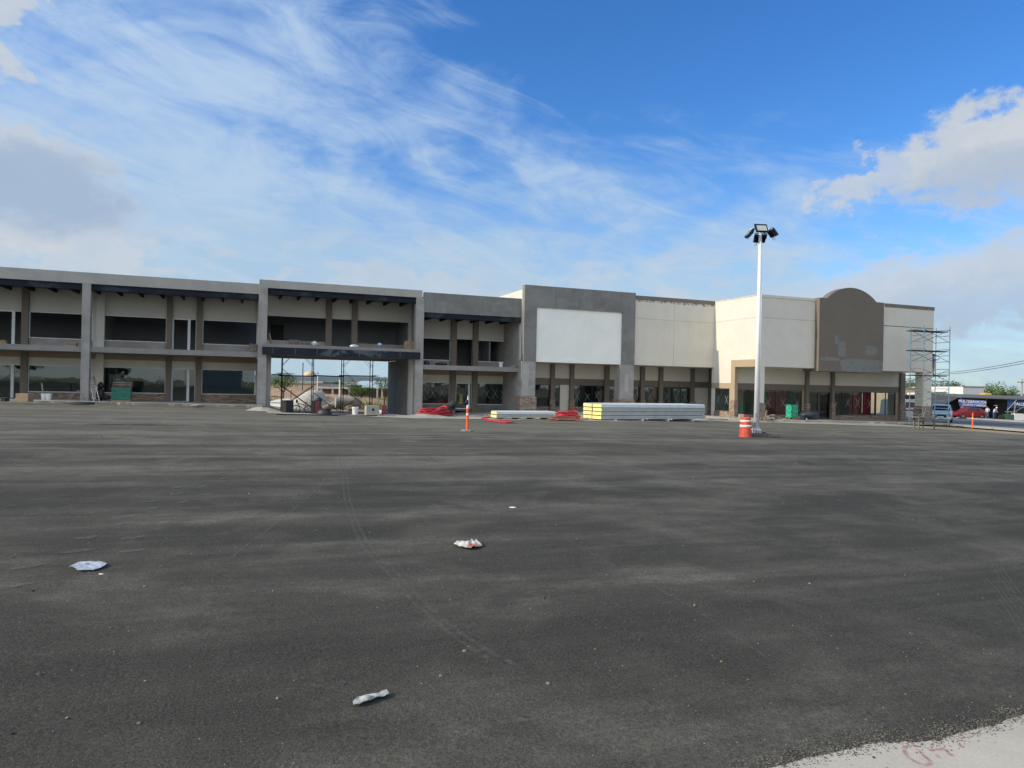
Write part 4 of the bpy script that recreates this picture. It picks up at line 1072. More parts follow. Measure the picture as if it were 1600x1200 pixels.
mb.build('cross_arm', M['white_paint'], root, local=True)
def flood(loc, yaw, tilt, w=.50, h=.36):
    m = Matrix.Translation(Vector(loc)) @ Matrix.Rotation(yaw, 4, 'Z') @ Matrix.Rotation(tilt, 4, 'X')
    b = MB().box(-w/2, w/2, -.04, .05, -h/2, h/2)
    for k in range(9): b.box(-w/2 + .03 + k * (w - .06) / 8 - .006, -w/2 + .03 + k * (w - .06) / 8 + .006, .05, .10, -h/2 + .03, h/2 - .03)
    b.box(-w/2 - .012, w/2 + .012, -.055, -.04, h/2 - .03, h/2 + .01).box(-w/2 - .012, w/2 + .012, -.055, -.04, -h/2 - .01, -h/2 + .03)
    b.box(-w/2 - .012, -w/2 + .03, -.055, -.04, -h/2 + .03, h/2 - .03).box(w/2 - .03, w/2 + .012, -.055, -.04, -h/2 + .03, h/2 - .03)
    b.box(-w/2 - .03, -w/2 - .012, -.02, .03, -.02, h/2 + .06).box(w/2 + .012, w/2 + .03, -.02, .03, -.02, h/2 + .06).box(-w/2 - .03, w/2 + .03, -.02, .03, h/2 + .06, h/2 + .075)
    b.v = [m @ v for v in b.v]; f = b.build('floodlight', M['lamp_black'], root, local=True)
    l = MB().box(-w/2 + .03, w/2 - .03, -.046, -.041, -h/2 + .03, h/2 - .03); l.v = [m @ v for v in l.v]; l.build('lens', M['lamp_glass'], f, local=True)
    c = MB().path([m @ Vector(p) for p in ((.1, .06, -h/2 + .05), (.14, .10, -h/2 - .08), (.18, .02, -h/2 - .16), (.10, .0, -h/2 - .10), (.12, .05, -h/2 + .02))], .009, 5)
    c.build('cable', M['black'], f, local=True)
    return f
flood((-.10, -.42, Hp + .04), 0.05, radians(-30)); flood((.13, .42, Hp - .22), pi, radians(-36))
flood((-.50, 0, Hp - .10), -pi/2 - .0, radians(-38), .46, .34); flood((.56, 0, Hp - .05), pi/2 + .15, radians(-38), .46, .34)

# ---- traffic barrel -------------------------------------------------
g = G(1164.5, 682.6)
root = thing('traffic_barrel', g, .2, 'orange and white striped traffic barrel standing against the white light pole', 'traffic barrel')
mb = MB(); zs = [0, .05, .06, .27, .275, .40, .405, .50, .505, .62, .625, .70, .705, .82, .825, .90]
prof = [(.275, 0), (.275, .05), (.255, .055), (.255, .10), (.252, .28), (.246, .285), (.244, .40), (.248, .405), (.244, .50), (.238, .505), (.236, .60), (.240, .605), (.234, .72), (.226, .725), (.222, .83), (.19, .87), (0, .88)]
mb.lathe((0, 0, 0), prof, 28); mb.build('body', M['orange_worn'], root, local=True)
for a, b, r0, r1 in ((.43, .53, .250, .246), (.66, .74, .242, .238)):
    MB().lathe((0, 0, 0), [(r0, a), (r1, b)], 28).build('reflective_band', M['refl_white'], root, local=True, smooth=True)
MB().tube((-.09, 0, .88), (-.09, 0, .95), .02).tube((.09, 0, .88), (.09, 0, .95), .02).tube((-.1, 0, .955), (.1, 0, .955), .02).build('handle', M['orange_worn'], root, local=True)

# ---- delineator posts ------------------------------------------------
def post(px, py, h, label, top=None, tilt=0, mat=None):
    g = G(px, py); root = thing('traffic_post', g, 0, label, 'traffic post', ry=tilt)
    MB().lathe((0, 0, 0), [(.06, 0), (.058, .05), (.052, h * .84), (.054, h * .86), (.054, h * .92), (.03, h * .97), (.045, h), (0, h + .01)], 16).build('tube', mat or M['orange_pl'], root, local=True, smooth=False)
    MB().lathe((0, 0, 0), [(.0545, h * .60), (.0535, h * .68)], 16).build('reflective_band', M['refl_white'], root, local=True)
    return root
r = post(730, 673.6, 1.06, 'slim orange post with a white top on a flat rubble base, alone on the lot')
b = MB(); 
for i in range(7): b.rock((R.uniform(-.3, .3), R.uniform(-.14, .14), .02), R.uniform(.05, .12), (1.3, 1, .5), i)
b.build('rubble_base', M['rubble'], r, local=True)
MB().lathe((0, 0, 0), [(.056, .92), (.050, 1.08), (.045, 1.10), (.012, 1.42), (0, 1.43)], 12).build('cap', M['white_paint'], r, local=True)
MB().rock((-.03, -.05, 1.16), .07, (1, .6, 1.6), 3).build('tie', M['black'], r, local=True)
post(1519.5, 669, 1.18, 'orange traffic post by the kerb of the street at the right')
post(1483.2, 665, .98, 'dark red traffic post at the foot of the blue scaffold leg', mat=simple('faded red plastic', (.20, .03, .03), .6))

# ---- insulated panel stacks ------------------------------------------
def panel_pack(name, px0, py, px1, width, layers, th, label, ncol=2, py1=None, group=None, gap=.05, z0=.09, chocks=4, pallet=False):
    a = G(px0, py); b = G(px1, py1 or py); d = (b - a); L = d.length; rz = atan2(d.y, d.x)
    base = gz(a.x, a.y)
    root = thing(name, (a.x, a.y, max(gz(a.x, a.y), gz(b.x, b.y)) - .01), rz, label, 'panel stack', group)
    for c in range(ncol):
        for k in range(layers):
            y0 = c * (width + gap); y1 = y0 + width; z = z0 + k * (th + .012); j = R.uniform(-.03, .03) if k else 0; s = .02
            # trapezoid ribbed sandwich panel
            sk = MB(); n = 8; prof_t, prof_b = [], []
            ribs = [0, .08, .10, .16, .18, .48, .50, .56, .58, .92, .94, 1.0]; hh = [.0, 0, .03, .03, 0, 0, .03, .03, 0, 0, .03, .03]
            top = [(y0 + width * r, z + th - .035 + h) for r, h in zip(ribs, hh)]
            sk.add([(j, y, zz) for y, zz in top] + [(L + j, y, zz) for y, zz in top], [(i, i + len(top), i + 1 + len(top), i + 1) for i in range(len(top) - 1)])
            sk.add([(j, y0, z), (L + j, y0, z), (L + j, y0 - .0, z + th * .30), (j, y0, z + th * .30), (L + j, y0 + s, z + th * .36), (j, y0 + s, z + th * .36), (L + j, y0 + s, z + th * .52), (j, y0 + s, z + th * .52), (L + j, y0 - .012, z + th * .60), (j, y0 - .012, z + th * .60), (L + j, y0, z + th - .035), (j, y0, z + th - .035)],
                   [(0, 1, 2, 3), (3, 2, 4, 5), (5, 4, 6, 7), (7, 6, 8, 9), (9, 8, 10, 11)])
            sk.add([(j, y1, z), (L + j, y1, z), (L + j, y1, z + th), (j, y1, z + th)], [(0, 1, 2, 3)])
            p = sk.build('panel', M['panel_white'] if k == layers - 1 else M['panel_skin'], root, local=True)
            MB().box(j - .015 - R.uniform(0, .03), L + j + .01, y0 + .03, y1 - .01, z + .004, z + th - .04).build('foam_core', M['panel_end'], p, local=True)
    W = ncol * (width + gap)
    n = chocks
    for i in range(n):
        x = L * (i + .5) / n
        MB().box(x - .07, x + .07, -.06, W, -.08, z0 - .005).build('block', M['white_pl'] if not pallet else M['wood'], root, local=True)
    return root
pa = panel_pack('panel_stack', 940, 657.2, 1101, 1.0, 4, .235, 'long high stack of silver insulated roof panels with yellow foam ends, on white blocks', ncol=2, py1=659.2)
panel_pack('panel_stack', 776.5, 655.2, 867, .9, 2, .185, 'short low stack of pale insulated panels on timber, beside the heaped red coil', ncol=1, py1=656.6, z0=.10, chocks=4, pallet=True)

# ---- red conduit coils ------------------------------------------------
def hose_pile(px0, px1, py, h, label, seed, loops=13, tail=None):
    rr = random.Random(seed); a, b = G(px0, py), G(px1, py); c = (a + b) / 2; L = (b - a).length / 2; rz = atan2(b.y - a.y, b.x - a.x)
    root_z = min(gz(a.x, a.y), gz(b.x, b.y), c.z); mb = MB()
    for k in range(loops):
        t = k / loops; rx = L * (1 - .42 * t) * rr.uniform(.75, 1.0); ry = rr.uniform(.45, .75) * (1 - .3 * t); ox = rr.uniform(-.3, .3) * L * .5; tilt = rr.uniform(-.3, .3); ph = rr.uniform(0, 6)
        pts = []
        for i in range(41):
            an = ph + 2*pi*i/40 + .25 * sin(i * .5 + k); x = ox + rx * cos(an); y = ry * sin(an) * .9
            z = .05 + h * t * (1 - .35 * (x / L) ** 2) + .05 * sin(an * 3 + k) * t + x * tilt * t
            g_ = gz(c.x + x * cos(rz) - y * sin(rz), c.y + x * sin(rz) + y * cos(rz)) - c.z
            pts.append((x, y, g_ + .04 + max(0, z)))
        mb.path(pts, .05, 6)
    o = mb.build('hose_pile', M['red_hose'], **LT(c, rz)); o2 = tag(o, label, 'conduit coil'); return o
hose_pile(650, 706, 650.5, .32, 'large tangled pile of red conduit in front of the narrow two storey block', 5, 15)
hose_pile(868, 908, 654.8, .34, 'heaped red conduit coil between the two panel stacks', 9, 14)
def hose(pl, label, mat='red_hose', r=.045, name='hose'):
    g = [G(x, y, .045) for x, y in smooth_path(pl, 8)]
    return tag(MB().path(g, r, 7).build(name, M[mat]), label, 'hose')
hose([(757, 653.6), (770, 657.4), (800, 659), (790, 660), (765, 657), (753, 653.4), (770, 651.6)], 'flat loop of red hose sticking out left of the short panel stack')
hose([(862, 655), (885, 656.4), (905, 656.2), (918, 655.4)], 'straight red hose run lying between the panel stacks', 'orange_pl')
hose([(432, 647.2), (470, 647.8), (510, 648.6), (540, 648.2), (572, 649.6), (590, 649.2)], 'black hose lying along the edge of the passage floor', 'black', .03)
root = thing('board_pile', G(880, 657.5), ANG, 'flat pile of orange and raw boards below the red coil', 'board pile')
for i in range(6):
    MB().ob((R.uniform(-.3, .5), R.uniform(-.3, .4), .04 + .035 * i), 1.5 + R.uniform(-.4, .5), .16, .028, rz=R.uniform(-.25, .25)).build('board', (M['orange_worn'], M['wood'])[i % 2], root, local=True)

# ---- scaffolds ----------------------------------------------------------
def frame_tower(root, L, Wd, n, fh, mats, plank_levels=(), z0=0.0, rr=.024, braces=True, legs_mat=None, rung_step=.42):
    """two end frames (Wd wide) L apart, n frames high"""
    for ex in (0, L):
        for k in range(n):
            mb = MB(); z = z0 + k * fh
            mb.tube((ex, 0, z), (ex, 0, z + fh), rr, n=6).tube((ex, Wd, z), (ex, Wd, z + fh), rr, n=6)
            q = z + .25
            while q < z + fh - .1: mb.tube((ex, 0, q), (ex, Wd, q), rr * .8, n=5); q += rung_step
            mb.build('end_frame', mats[(k + (ex > 0)) % len(mats)], root, local=True)
    if braces:
        for k in range(n):
            z = z0 + k * fh
            for y in (0, Wd):
                mb = MB().tube((0, y, z + .25), (L, y, z + fh - .3), rr * .6, n=5).tube((0, y + .015, z + fh - .3), (L, y + .015, z + .25), rr * .6, n=5); mb.build('cross_brace', M['steel'], root, local=True)
    for z in plank_levels:
        for j in range(2): MB().box(-.45, L + .25, .12 + j * .36, .42 + j * .36, z, z + .05).build('plank', M['plank'], root, local=True)
ga_, gd_ = G(1420.5, 660.5), G(1481.5, 665.6)
# tall tower at the far right corner of the store
gB_ = G(1441.5, 661.5)
Yt = 58.0; cA = AT(1420.5, 660, 58.6); cB = AT(1441.5, 655, 57.1); cD = AT(1481.6, 660, 57.9)
ax = Vector((cD.x - cB.x, cD.y - cB.y, 0)); ax.normalize(); rz = atan2(ax.y, ax.x)
zt_ = AT(1443, 508, 57.1).z; zb_ = gz(cB.x, cB.y) + .02
nfr = 5; fh = (zt_ - zb_) / nfr
Ls = (Vector((cD.x, cD.y, 0)) - Vector((cB.x, cB.y, 0))).length; 
wv = Vector((cA.x - cB.x, cA.y - cB.y, 0)); 
root = thing('scaffold_tower', (cB.x, cB.y, zb_), rz, 'tall blue and grey scaffold tower with dark planks at the right corner of the store', 'scaffold')
wl_ = Matrix.Rotation(-rz, 3, 'Z') @ wv; sc_L, sc_W = Ls, wl_.y; shx = wl_.x
def tower_pts(x, y, z): return Vector((x + shx * (y / sc_W if sc_W else 0), y, z))
lv = [Zw(1450, y, 1) for y in ()]
def zat(py, px=1450): return AT(px, py, 57.5).z - zb_
for ex, mm in ((0, ('steel', 'steel', 'steel', 'steel_blue', 'steel_blue')), (sc_L, ('steel_blue', 'steel_blue', 'steel_blue', 'steel', 'steel'))):
    for k in range(nfr):
        mb = MB(); z = k * fh
        for y in (0, sc_W): mb.tube(tower_pts(ex, y, z), tower_pts(ex, y, z + fh), .034, n=6)
        for q in (.35, .85, 1.35): 
            if q < fh: mb.tube(tower_pts(ex, 0, z + q), tower_pts(ex, sc_W, z + q), .024, n=5)
        mb.build('end_frame', M[mm[k]], root, local=True)
for k in range(nfr):
    for y in (0, sc_W):
        z = k * fh
        MB().tube(tower_pts(0, y, z + .3), tower_pts(sc_L, y, z + fh - .3), .019, n=5).tube(tower_pts(0, y + .03, z + fh - .3), tower_pts(sc_L, y + .03, z + .3), .019, n=5).build('cross_brace', M['steel_navy' if k > 1 else 'steel'], root, local=True)
for py in (517.5, 548.5, 587.5):
    z = zat(py)
    for j in (.25, .62):
        p0, p1 = tower_pts(-.7, sc_W * j, z), tower_pts(sc_L + .15, sc_W * j, z)
        MB().hexa([p0, p1, p1 + Vector((0, .3, 0)), p0 + Vector((0, .3, 0))] + [q + Vector((0, 0, .07)) for q in (p0, p1, p1 + Vector((0, .3, 0)), p0 + Vector((0, .3, 0)))]).build('plank', M['plank'], root, local=True)
p0 = Vector((cB.x - 0.3, cB.y - 1.2, 0)); 
zplank = zb_ + zat(587.5) + .07
# frames standing inside the passage
def passage_scaffold(px0, px1, w, label, legs):
    u0, u1 = U(px0, w, 600), U(px1, w, 600); c = F(u0, w, 0); zb = gz(c.x, c.y) - .02; zt = gB0 + .0
    root = thing('scaffold', (c.x, c.y, zb), ANG, label, 'scaffold', 'scaffold bays inside the passage')
    L = u1 - u0; H = zt - zb - .1
    for ex in (0, L):
        mb = MB()
        for y in (0, 1.2): mb.tube((ex, y, 0), (ex, y, H), .034, n=6)
        for q in (.55, 1.15, 1.9, 2.5, H - .35): mb.tube((ex, 0, q), (ex, 1.2, q), .022, n=5)
        mb.build('end_frame', M['steel_navy'], root, local=True)
    for y in (0, 1.2):
        MB().tube((0, y, .25), (L, y, H * .50 - .1), .024, n=5).tube((0, y + .03, H * .50 - .1), (L, y + .03, .25), .024, n=5).build('cross_brace', M['steel_navy'], root, local=True)
        MB().tube((0, y, H * .86), (L * .22, y, H - .02), .014, n=5).tube((L, y + .03, H * .86), (L * .78, y + .03, H - .02), .014, n=5).tube((0, y, H * .8), (L * .4, y, H * .62), .012, n=5).build('cross_brace', M['steel'], root, local=True)
    zl = Zw((px0 + px1) / 2, 587.3, w) - zb
    MB().tube((-.25, -.05, zl), (L + .25, -.05, zl), .045, n=6).tube((-.2, 1.25, zl), (L + .2, 1.25, zl), .04, n=6).build('ledger', M['steel_navy'], root, local=True)
    return root
passage_scaffold(441, 489.5, W_G + 4.5, 'left scaffold bay under the bridge, with crossed braces, behind the bicycle', 2)
passage_scaffold(536.5, 582, W_G + 4.5, 'right scaffold bay under the bridge, beside the concrete box', 2)
w = W_G + 4.5; a, b = F(U(489.5, w), w, Zw(489.5, 586.5, w)), F(U(536.5, w), w, Zw(536.5, 588.5, w)); a2, b2 = F(U(423.5, w), w, Zw(423.5, 585, w)), F(U(441, w), w, Zw(441, 585.5, w))
tag(MB().tube(a, b, .045, n=6).build('scaffold_tube', M['steel_navy']), 'dark level tube spanning between the two scaffold bays in the passage', 'scaffold tube')
tag(MB().tube(a - Vector((0, 0, 1.3)), b - Vector((0, 0, 2.9)), .024, n=5).build('brace_tube', M['steel_navy']), 'thin dark tube sloping down between the two scaffold bays in the passage', 'scaffold tube')
for i, dz in enumerate((0, 1.65, 2.1)):
    tag(MB().tube(a2 - Vector((0, 0, dz)), b2 - Vector((0, 0, dz)), .045 if i == 0 else .03, n=6).build('scaffold_tube', M['steel_navy']), ('highest', 'middle', 'lowest')[i] + ' of three short level tubes between the left passage wall and scaffold', 'scaffold tube', 'short tubes at the left passage wall')
# scaffold inside the upper room of the narrow block
c = F(U(756, WS + 1.6, 540), WS + 1.6, bS1)
root = thing('scaffold_tower', c, ANG, 'small scaffold standing inside the upper right window of the narrow block', 'scaffold')
frame_tower(root, 1.9, 1.2, 1, 2.2, [M['steel']], (), rr=.026, rung_step=.32)

# ---- sawhorse table ------------------------------------------------------
a, b = G(1431.5, 671.3), G(1457.5, 671.8); c = (a + b) / 2; L = (b - a).length + .05
root = thing('work_table', c, atan2(b.y - a.y, b.x - a.x), 'grey trestle work table standing on the asphalt before the scaffold tower', 'work table')
MB().box(-L/2, L/2, -.2, .55, .80, .86).build('tabletop', M['wood_grey'], root, local=True, bevel=.01)
for x, y in ((-L/2 + .08, -.15), (L/2 - .08, -.15), (-L/2 + .40, .5), (L/2 - .38, .45)):
    MB().ob((x, y, .40), .075, .075, .80).build('leg', M['wood_grey'], root, local=True)
MB().ob((0, -.15, .66), L - .2, .03, .10).build('apron', M['wood_grey'], root, local=True)
MB().tube((-.1, 0, .88), (.75, .5, 1.75), .03, n=6).build('leaning_plank', M['wood_grey'], root, local=True)

# ---- crates, buckets, boxes ----------------------------------------------
def on_floor(px, w, y=620): 
    u = U(px, w, y); p = F(u, w, 0); return Vector((p.x, p.y, gz(p.x, p.y) + .14)), u
def wbox(px, py_base, px1, h, depth, mat, name, label, cat, w=None, rz=None, bevel=.01, group=None):
    """box standing at a photo position on the pavement level"""
    a = G(px, py_base, .14 if w is None else 0); b = G(px1, py_base + (px1 - px) * .03, .14 if w is None else 0)
    L = (b - a).length; o = MB().box(-L/2, L/2, 0, depth, 0, h).build(name, M[mat], local=True, loc=(a + b) / 2, rz=atan2(b.y - a.y, b.x - a.x) if rz is None else rz, bevel=bevel)
    return tag(o, label, cat, group)
def crate(px0, px1, py, h, depth, label, c1=(.012, .27, .155), c2=(.10, .52, .36)):
    a, b = G(px0, py, .14), G(px1, py + .5, .14); L = (b - a).length
    root = thing('wrapped_crate', (a + b) / 2, ANG, label, 'crate')
    mb = MB(); n = 9
    m_, nt, bb, v = base_mat('green stretch wrapped slats'); x, y, z = xyz(nt, v)
    f = nz(nt, comb(nt, x * 2.2, y * 2.2, z * 9), 1.6, 6, .7)
    nt.links.new(mixc(nt, f.ss(.40, .66), c1, c2), bb.inputs['Base Color']); bb.inputs['Roughness'].default_value = .22; bump(nt, bb, f, .7, .04)
    mb.box(-L/2 + .02, L/2 - .02, .02, depth - .02, .11, h)
    for k in range(n + 1):
        x = -L/2 + .03 + (L - .1) * k / n; mb.box(x, x + .035, -.012, .02, .11, h - .02)
    for z in (.14, h * .52, h - .06): mb.box(-L/2, L/2, -.02, -.0125, z, z + .05).box(-L/2 - .012, -L/2 + .019, 0, depth, z, z + .05)
    mb.build('wrapped_load', m_, root, local=True, bevel=.01)
    p = MB().box(-L/2, L/2, 0, .08, 0, .1).box(-L/2, L/2, depth/2 - .04, depth/2 + .04, 0, .1).box(-L/2, L/2, depth - .08, depth, 0, .1).build('pallet', M['wood'], root, local=True)
    return root, L
crate(1236.5, 1248.5, 655, 1.16, .78, 'bright green wrapped pallet crate at the store pavement, beside black sheeting')
cr, L = crate(173, 204, 626.8, .86, .9, 'dull green crate under the left wing carrying brown pallets on top', (.01, .15, .10), (.03, .25, .19))
tp = cr.location + Vector((0, 0, .87))
for i in range(3):
    mb = MB()
    for y in (0, .3, .6): mb.box(-.55, .55, y, y + .08, 0, .09)
    for k in range(7): mb.box(-.55 + k * .165, -.45 + k * .165, 0, .68, .09, .115)
    o = mb.build('pallet', M['wood_grey'] if i else simple('reddish pallet wood', (.20, .10, .07), .85, 0, .25, 8), **LT(tp + Vector((.02 * i, .1, .145 * i)), ANG + .04 * i))
    tag(o, ('lowest', 'middle', 'topmost')[i] + ' of the small brown pallets stacked on the dull green crate', 'pallet', 'pallets on the green crate')
def bucket(p, h, r, mat, label, name='bucket', cat='bucket', lid=False, group=None):
    mb = MB().lathe((0, 0, 0), [(r * .82, 0), (r * .95, h * .8), (r * 1.06, h * .82), (r * 1.06, h * .88), (r, h * .9), (r * 1.03, h), (r * .95, h), (r * .8, h * .15 if not lid else h + .01), (0, h * .15 if not lid else h + .01)], 18)
    root = thing(name, p, R.uniform(0, 3), label, cat, group)
    mb.build('pail', M[mat], root, local=True)
    MB().path([(r * 1.05 * cos(t), .02, h * .85 - abs(sin(t)) * h * .35) for t in [pi * k / 10 for k in range(11)]], .006, 5).build('bail', M['steel'], root, local=True)
    return root
bucket(G(68.5, 625, .14), .40, .16, 'white_pl', 'white bucket holding a timber stick, left of the pair on the left pavement', group='pair of white buckets')
bucket(G(76, 625.2, .14), .40, .17, 'white_pl', 'pale bucket without a stick, right of the pair on the left wing pavement', group='pair of white buckets')
p = G(68.0, 625, .14); tag(MB().prism([p + Vector((-.03, 0, .1)), p + Vector((.05, 0, .1)), p + Vector((-.17, .1, 1.02)), p + Vector((-.25, .1, 1.02))], (0, .03, 0)).build('stick', M['wood']), 'raw timber stick leaning out of the white bucket', 'stick')
bucket(G(555, 648.5), .46, .19, 'white_pl', 'pale bucket on the passage floor, left of the concrete box')
wbox(24, 627.6, 43.5, .46, .55, 'carton', 'cardboard_box', 'open brown cardboard box on the pavement below the leftmost brown pilaster', 'box')
wbox(0.5, 627.2, 8, .2, .4, 'black', 'black_bag', 'flat black bag lying by the leftmost shop door', 'bag')
tag(MB().rock(G(309, 634, .2), .28, (1.4, .7, .35), 4).build('concrete_lump', M['rubble']), 'small grey concrete lump below the lower right shop door of the left wing', 'rubble')
g = G(126, 630, .16); tag(MB().rock(g, .42, (2.0, .8, .22), 6).build('black_sheet', M['black'], smooth=True), 'crumpled black sheet at the foot of the left wing column', 'plastic sheet')
# tubular chair frame by the column
g = G(121, 626, .14); root = thing('trestle', g, .3, 'bent steel tube trestle left of the left wing column', 'trestle')
for y in (0, .5): MB().path([(-.55, y, 0), (-.3, y, .42), (0, y, .62), (.25, y, .42), (.4, y, 0)], .018, 6).build('bent_leg', M['steel'], root, local=True)
MB().tube((0, 0, .62), (0, .5, .62), .018).build('crossbar', M['steel'], root, local=True)
# ladder leaning on the column
g0, g1 = G(152, 628.6, .14), None; pt = F(U(142.5, W_A + .6, 590), W_A + .6, Zw(142.5, 588, W_A + .6))
root = thing('ladder', g0, 0, 'pale aluminium ladder leaning against the left wing column', 'ladder')
d = pt - g0; sd = U2 * .2
for s in (-1, 1): MB().tube(sd * s * .7, d + sd * s * .7, .03, n=6).build('rail', M['steel'], root, local=True)
for k in range(1, 9): MB().tube(d * k / 9 - sd * .7, d * k / 9 + sd * .7, .016, n=5).build('rung', M['steel'], root, local=True)
g = G(156, 625.5, .16); root = thing('tool_bag', g, 0, 'black bag and jacket heaped beside the ladder at the left wing', 'bag')
MB().rock((0, 0, .35), .34, (.75, .6, 1.3), 2).build('bag', M['black'], root, local=True, smooth=True); MB().rock((.05, 0, .95), .2, (1, .8, 1.1), 5).rock((.35, 0, .2), .22, (1.5, .8, .7), 7).build('jacket', M['black'], root, local=True, smooth=True)
# passage things
def gb(px, py, h, px1, d, mat, name, label, cat, rz=None): return wbox(px, py, px1, h, d, mat, name, label, cat, w=0, rz=rz)
gb(446.5, 645.2, .72, 458.5, .5, 'black', 'black_drum_box', 'upright black box with a thin rod on top, left of the bicycle', 'box')
p = G(452.5, 645.4) + Vector((0, .2, .72)); tag(MB().tube(p, p + Vector((0, 0, .62)), .018, n=6).build('rod', M['black']), 'thin dark rod standing on the upright black box', 'rod')
gb(486, 647, .74, 491.5, .55, 'black', 'black_box', 'tall dark box between the bicycle and the dark red chest', 'box')
gb(492, 647.2, .74, 499, .55, 'trouser', 'chest', 'dark red chest right of the bicycle', 'chest').data.materials[0] = simple('dark red chest', (.10, .012, .02), .6)
tag(MB().rock(G(495.5, 647.2) + Vector((0, .25, .78)), .2, (1, .8, .7), 6).build('black_bag', M['black'], smooth=True), 'small black bag on top of the dark red chest', 'bag')
tag(MB().rock(G(506.5, 648), .36, (1.25, .8, .9), 9).build('black_bag', M['black'], smooth=True), 'low black bag on the ground right of the dark red chest', 'bag')
a, b = G(572, 650.2), G(592.5, 650.6); L = (b - a).length; c = (a + b) / 2
root = thing('concrete_box', c, ANG, 'square grey concrete box with a round hole, at the right of the passage', 'concrete box')
MB().box(-L/2, L/2, 0, L * .8, 0, L * .80).build('body', M['concrete'], root, local=True, bevel=.02)
MB().lathe((0.02, -.004, L * .50), [(.075, 0), (.07, .012), (0, .012)], 16, axis=(0, -1, 0)).build('hole', M['black'], root, local=True)
g = G(600, 649.8); tag(MB().ob(g + Vector((0, 0, .3)), .24, .25, .62).build('crate', simple('maroon plastic', (.12, .02, .03), .6)), 'narrow maroon crate right of the concrete box, against the passage wall', 'crate')
g = G(594, 648.5); tag(MB().rock(g + Vector((0, .2, .12)), .22, (1.4, 1, .8), 3).build('white_sack', M['tarp'], smooth=True), 'small whitish sack behind the right end of the concrete box', 'sack')
# bicycle
g = G(472.5, 645.6); bz = thing('bicycle', g, ANG * .4, 'small dark bicycle parked in the passage in front of the scaffold', 'bicycle')
s = .90
def Vb(x, z, y=0): return Vector((x * s, y * s, z * s))
for x in (-.50, .50):
    n = 22; wmb = MB()
    pts = [Vb(x + .31 * cos(2*pi*k/n), .32 + .31 * sin(2*pi*k/n)) for k in range(n + 1)]
    t = wmb.path(pts, .034, 6).build('wheel', M['rubber'], bz, local=True)
    sp = MB()
    for k in range(12): sp.tube(Vb(x, .32), Vb(x + .30 * cos(2*pi*k/12), .32 + .30 * sin(2*pi*k/12)), .0035, n=4)
    sp.lathe(Vb(x, .32, -.04), [(.03, 0), (.03, .07)], 8, axis=(0, 1, 0)); sp.build('spokes', M['steel'], t, local=True)
MB().tube(Vb(.50, .32), Vb(.12, .30), .02).tube(Vb(.12, .30), Vb(.22, .72), .022).tube(Vb(.22, .72), Vb(.50, .32), .016).tube(Vb(.12, .30), Vb(-.34, .66), .026).tube(Vb(.20, .66), Vb(-.34, .78), .026).tube(Vb(-.33, .62), Vb(-.36, .84), .02).build('frame', simple('dark bike paint', (.03, .03, .05), .35), bz, local=True)
MB().tube(Vb(-.36, .84), Vb(-.50, .32, .04), .012).tube(Vb(-.36, .84), Vb(-.50, .32, -.04), .012).build('fork', M['black'], bz, local=True)
MB().tube(Vb(-.36, .84), Vb(-.38, .95), .014).path([Vb(-.46, 1.02, -.26), Vb(-.40, .98, -.12), Vb(-.38, .96, 0), Vb(-.40, .98, .12), Vb(-.46, 1.02, .26)], .013).build('handlebar', M['black'], bz, local=True)
MB().tube(Vb(.22, .72), Vb(.24, .85), .012).rock(Vb(.25, .87), .09, (1.5, .8, .35), 2).build('saddle', M['black'], bz, local=True, smooth=True)
MB().lathe(Vb(.12, .30, -.05), [(.07, 0), (.07, .01)], 12, axis=(0, 1, 0)).tube(Vb(.12, .30, -.06), Vb(.2, .18, -.08), .01).tube(Vb(.12, .30, .06), Vb(.04, .42, .08), .01).build('crank', M['steel'], bz, local=True)
MB().rock(Vb(-.46, .98), .10, (.7, .7, 1.5), 4).build('handlebar_bag', M['black'], bz, local=True, smooth=True)
# black stove on the pavement by the hose pile
g = G(707, 649.5, .05); root = thing('mixer', g, ANG, 'small black engine mixer standing at the right end of the large hose pile', 'machine')
MB().lathe((0, .0, .62), [(.10, -.2), (.22, -.05), (.24, .12), (.14, .3)], 14, axis=(.4, -.2, 1)).build('drum', M['black'], root, local=True)
for x, y in ((-.2, -.15), (.2, -.15), (0, .25)): MB().tube((x, y, 0), (x * .4, y * .4, .55), .022).build('leg', M['black'], root, local=True)
MB().box(-.16, .12, .1, .35, .35, .60).build('engine', M['black'], root, local=True)
# things on the upper floor
def shelf(px, w, z): u = U(px, w, 545); p = F(u, w, z); return p
def leaners(px0, px1, w, z, n, h, label, mat='wood', lean=.25):
    root = thing('board_stack', shelf((px0 + px1) / 2, w, z), ANG, label, 'board stack')
    u0, u1 = U(px0, w, 545), U(px1, w, 545); L = u1 - u0
    for k in range(n):
        x = -L/2 + L * k / max(1, n - 1)
        m = Matrix.Translation((x, 0, 0)) @ Matrix.Rotation(lean * R.uniform(.8, 1.1), 4, 'Y')
        b = MB().box(-.05, .05, -.05, .55, 0, h * R.uniform(.9, 1.05)); b.v = [m @ v for v in b.v]; b.build('board', M[mat], root, local=True)
    return root
leaners(386.5, 400, W_A + .5, zS1, 6, .62, 'row of short boards leaning together at the right end of the left wing upper slab', 'wood_grey', .35)
leaners(632.5, 648, W_G + .6, gS1, 8, .62, 'bundle of brown boards on the bridge slab against the right column', 'wood', .12)
leaners(424, 426, W_G + .6, gS1, 1, .75, 'single pale board leaning on the left column of the bridge slab', 'wood', -.22)
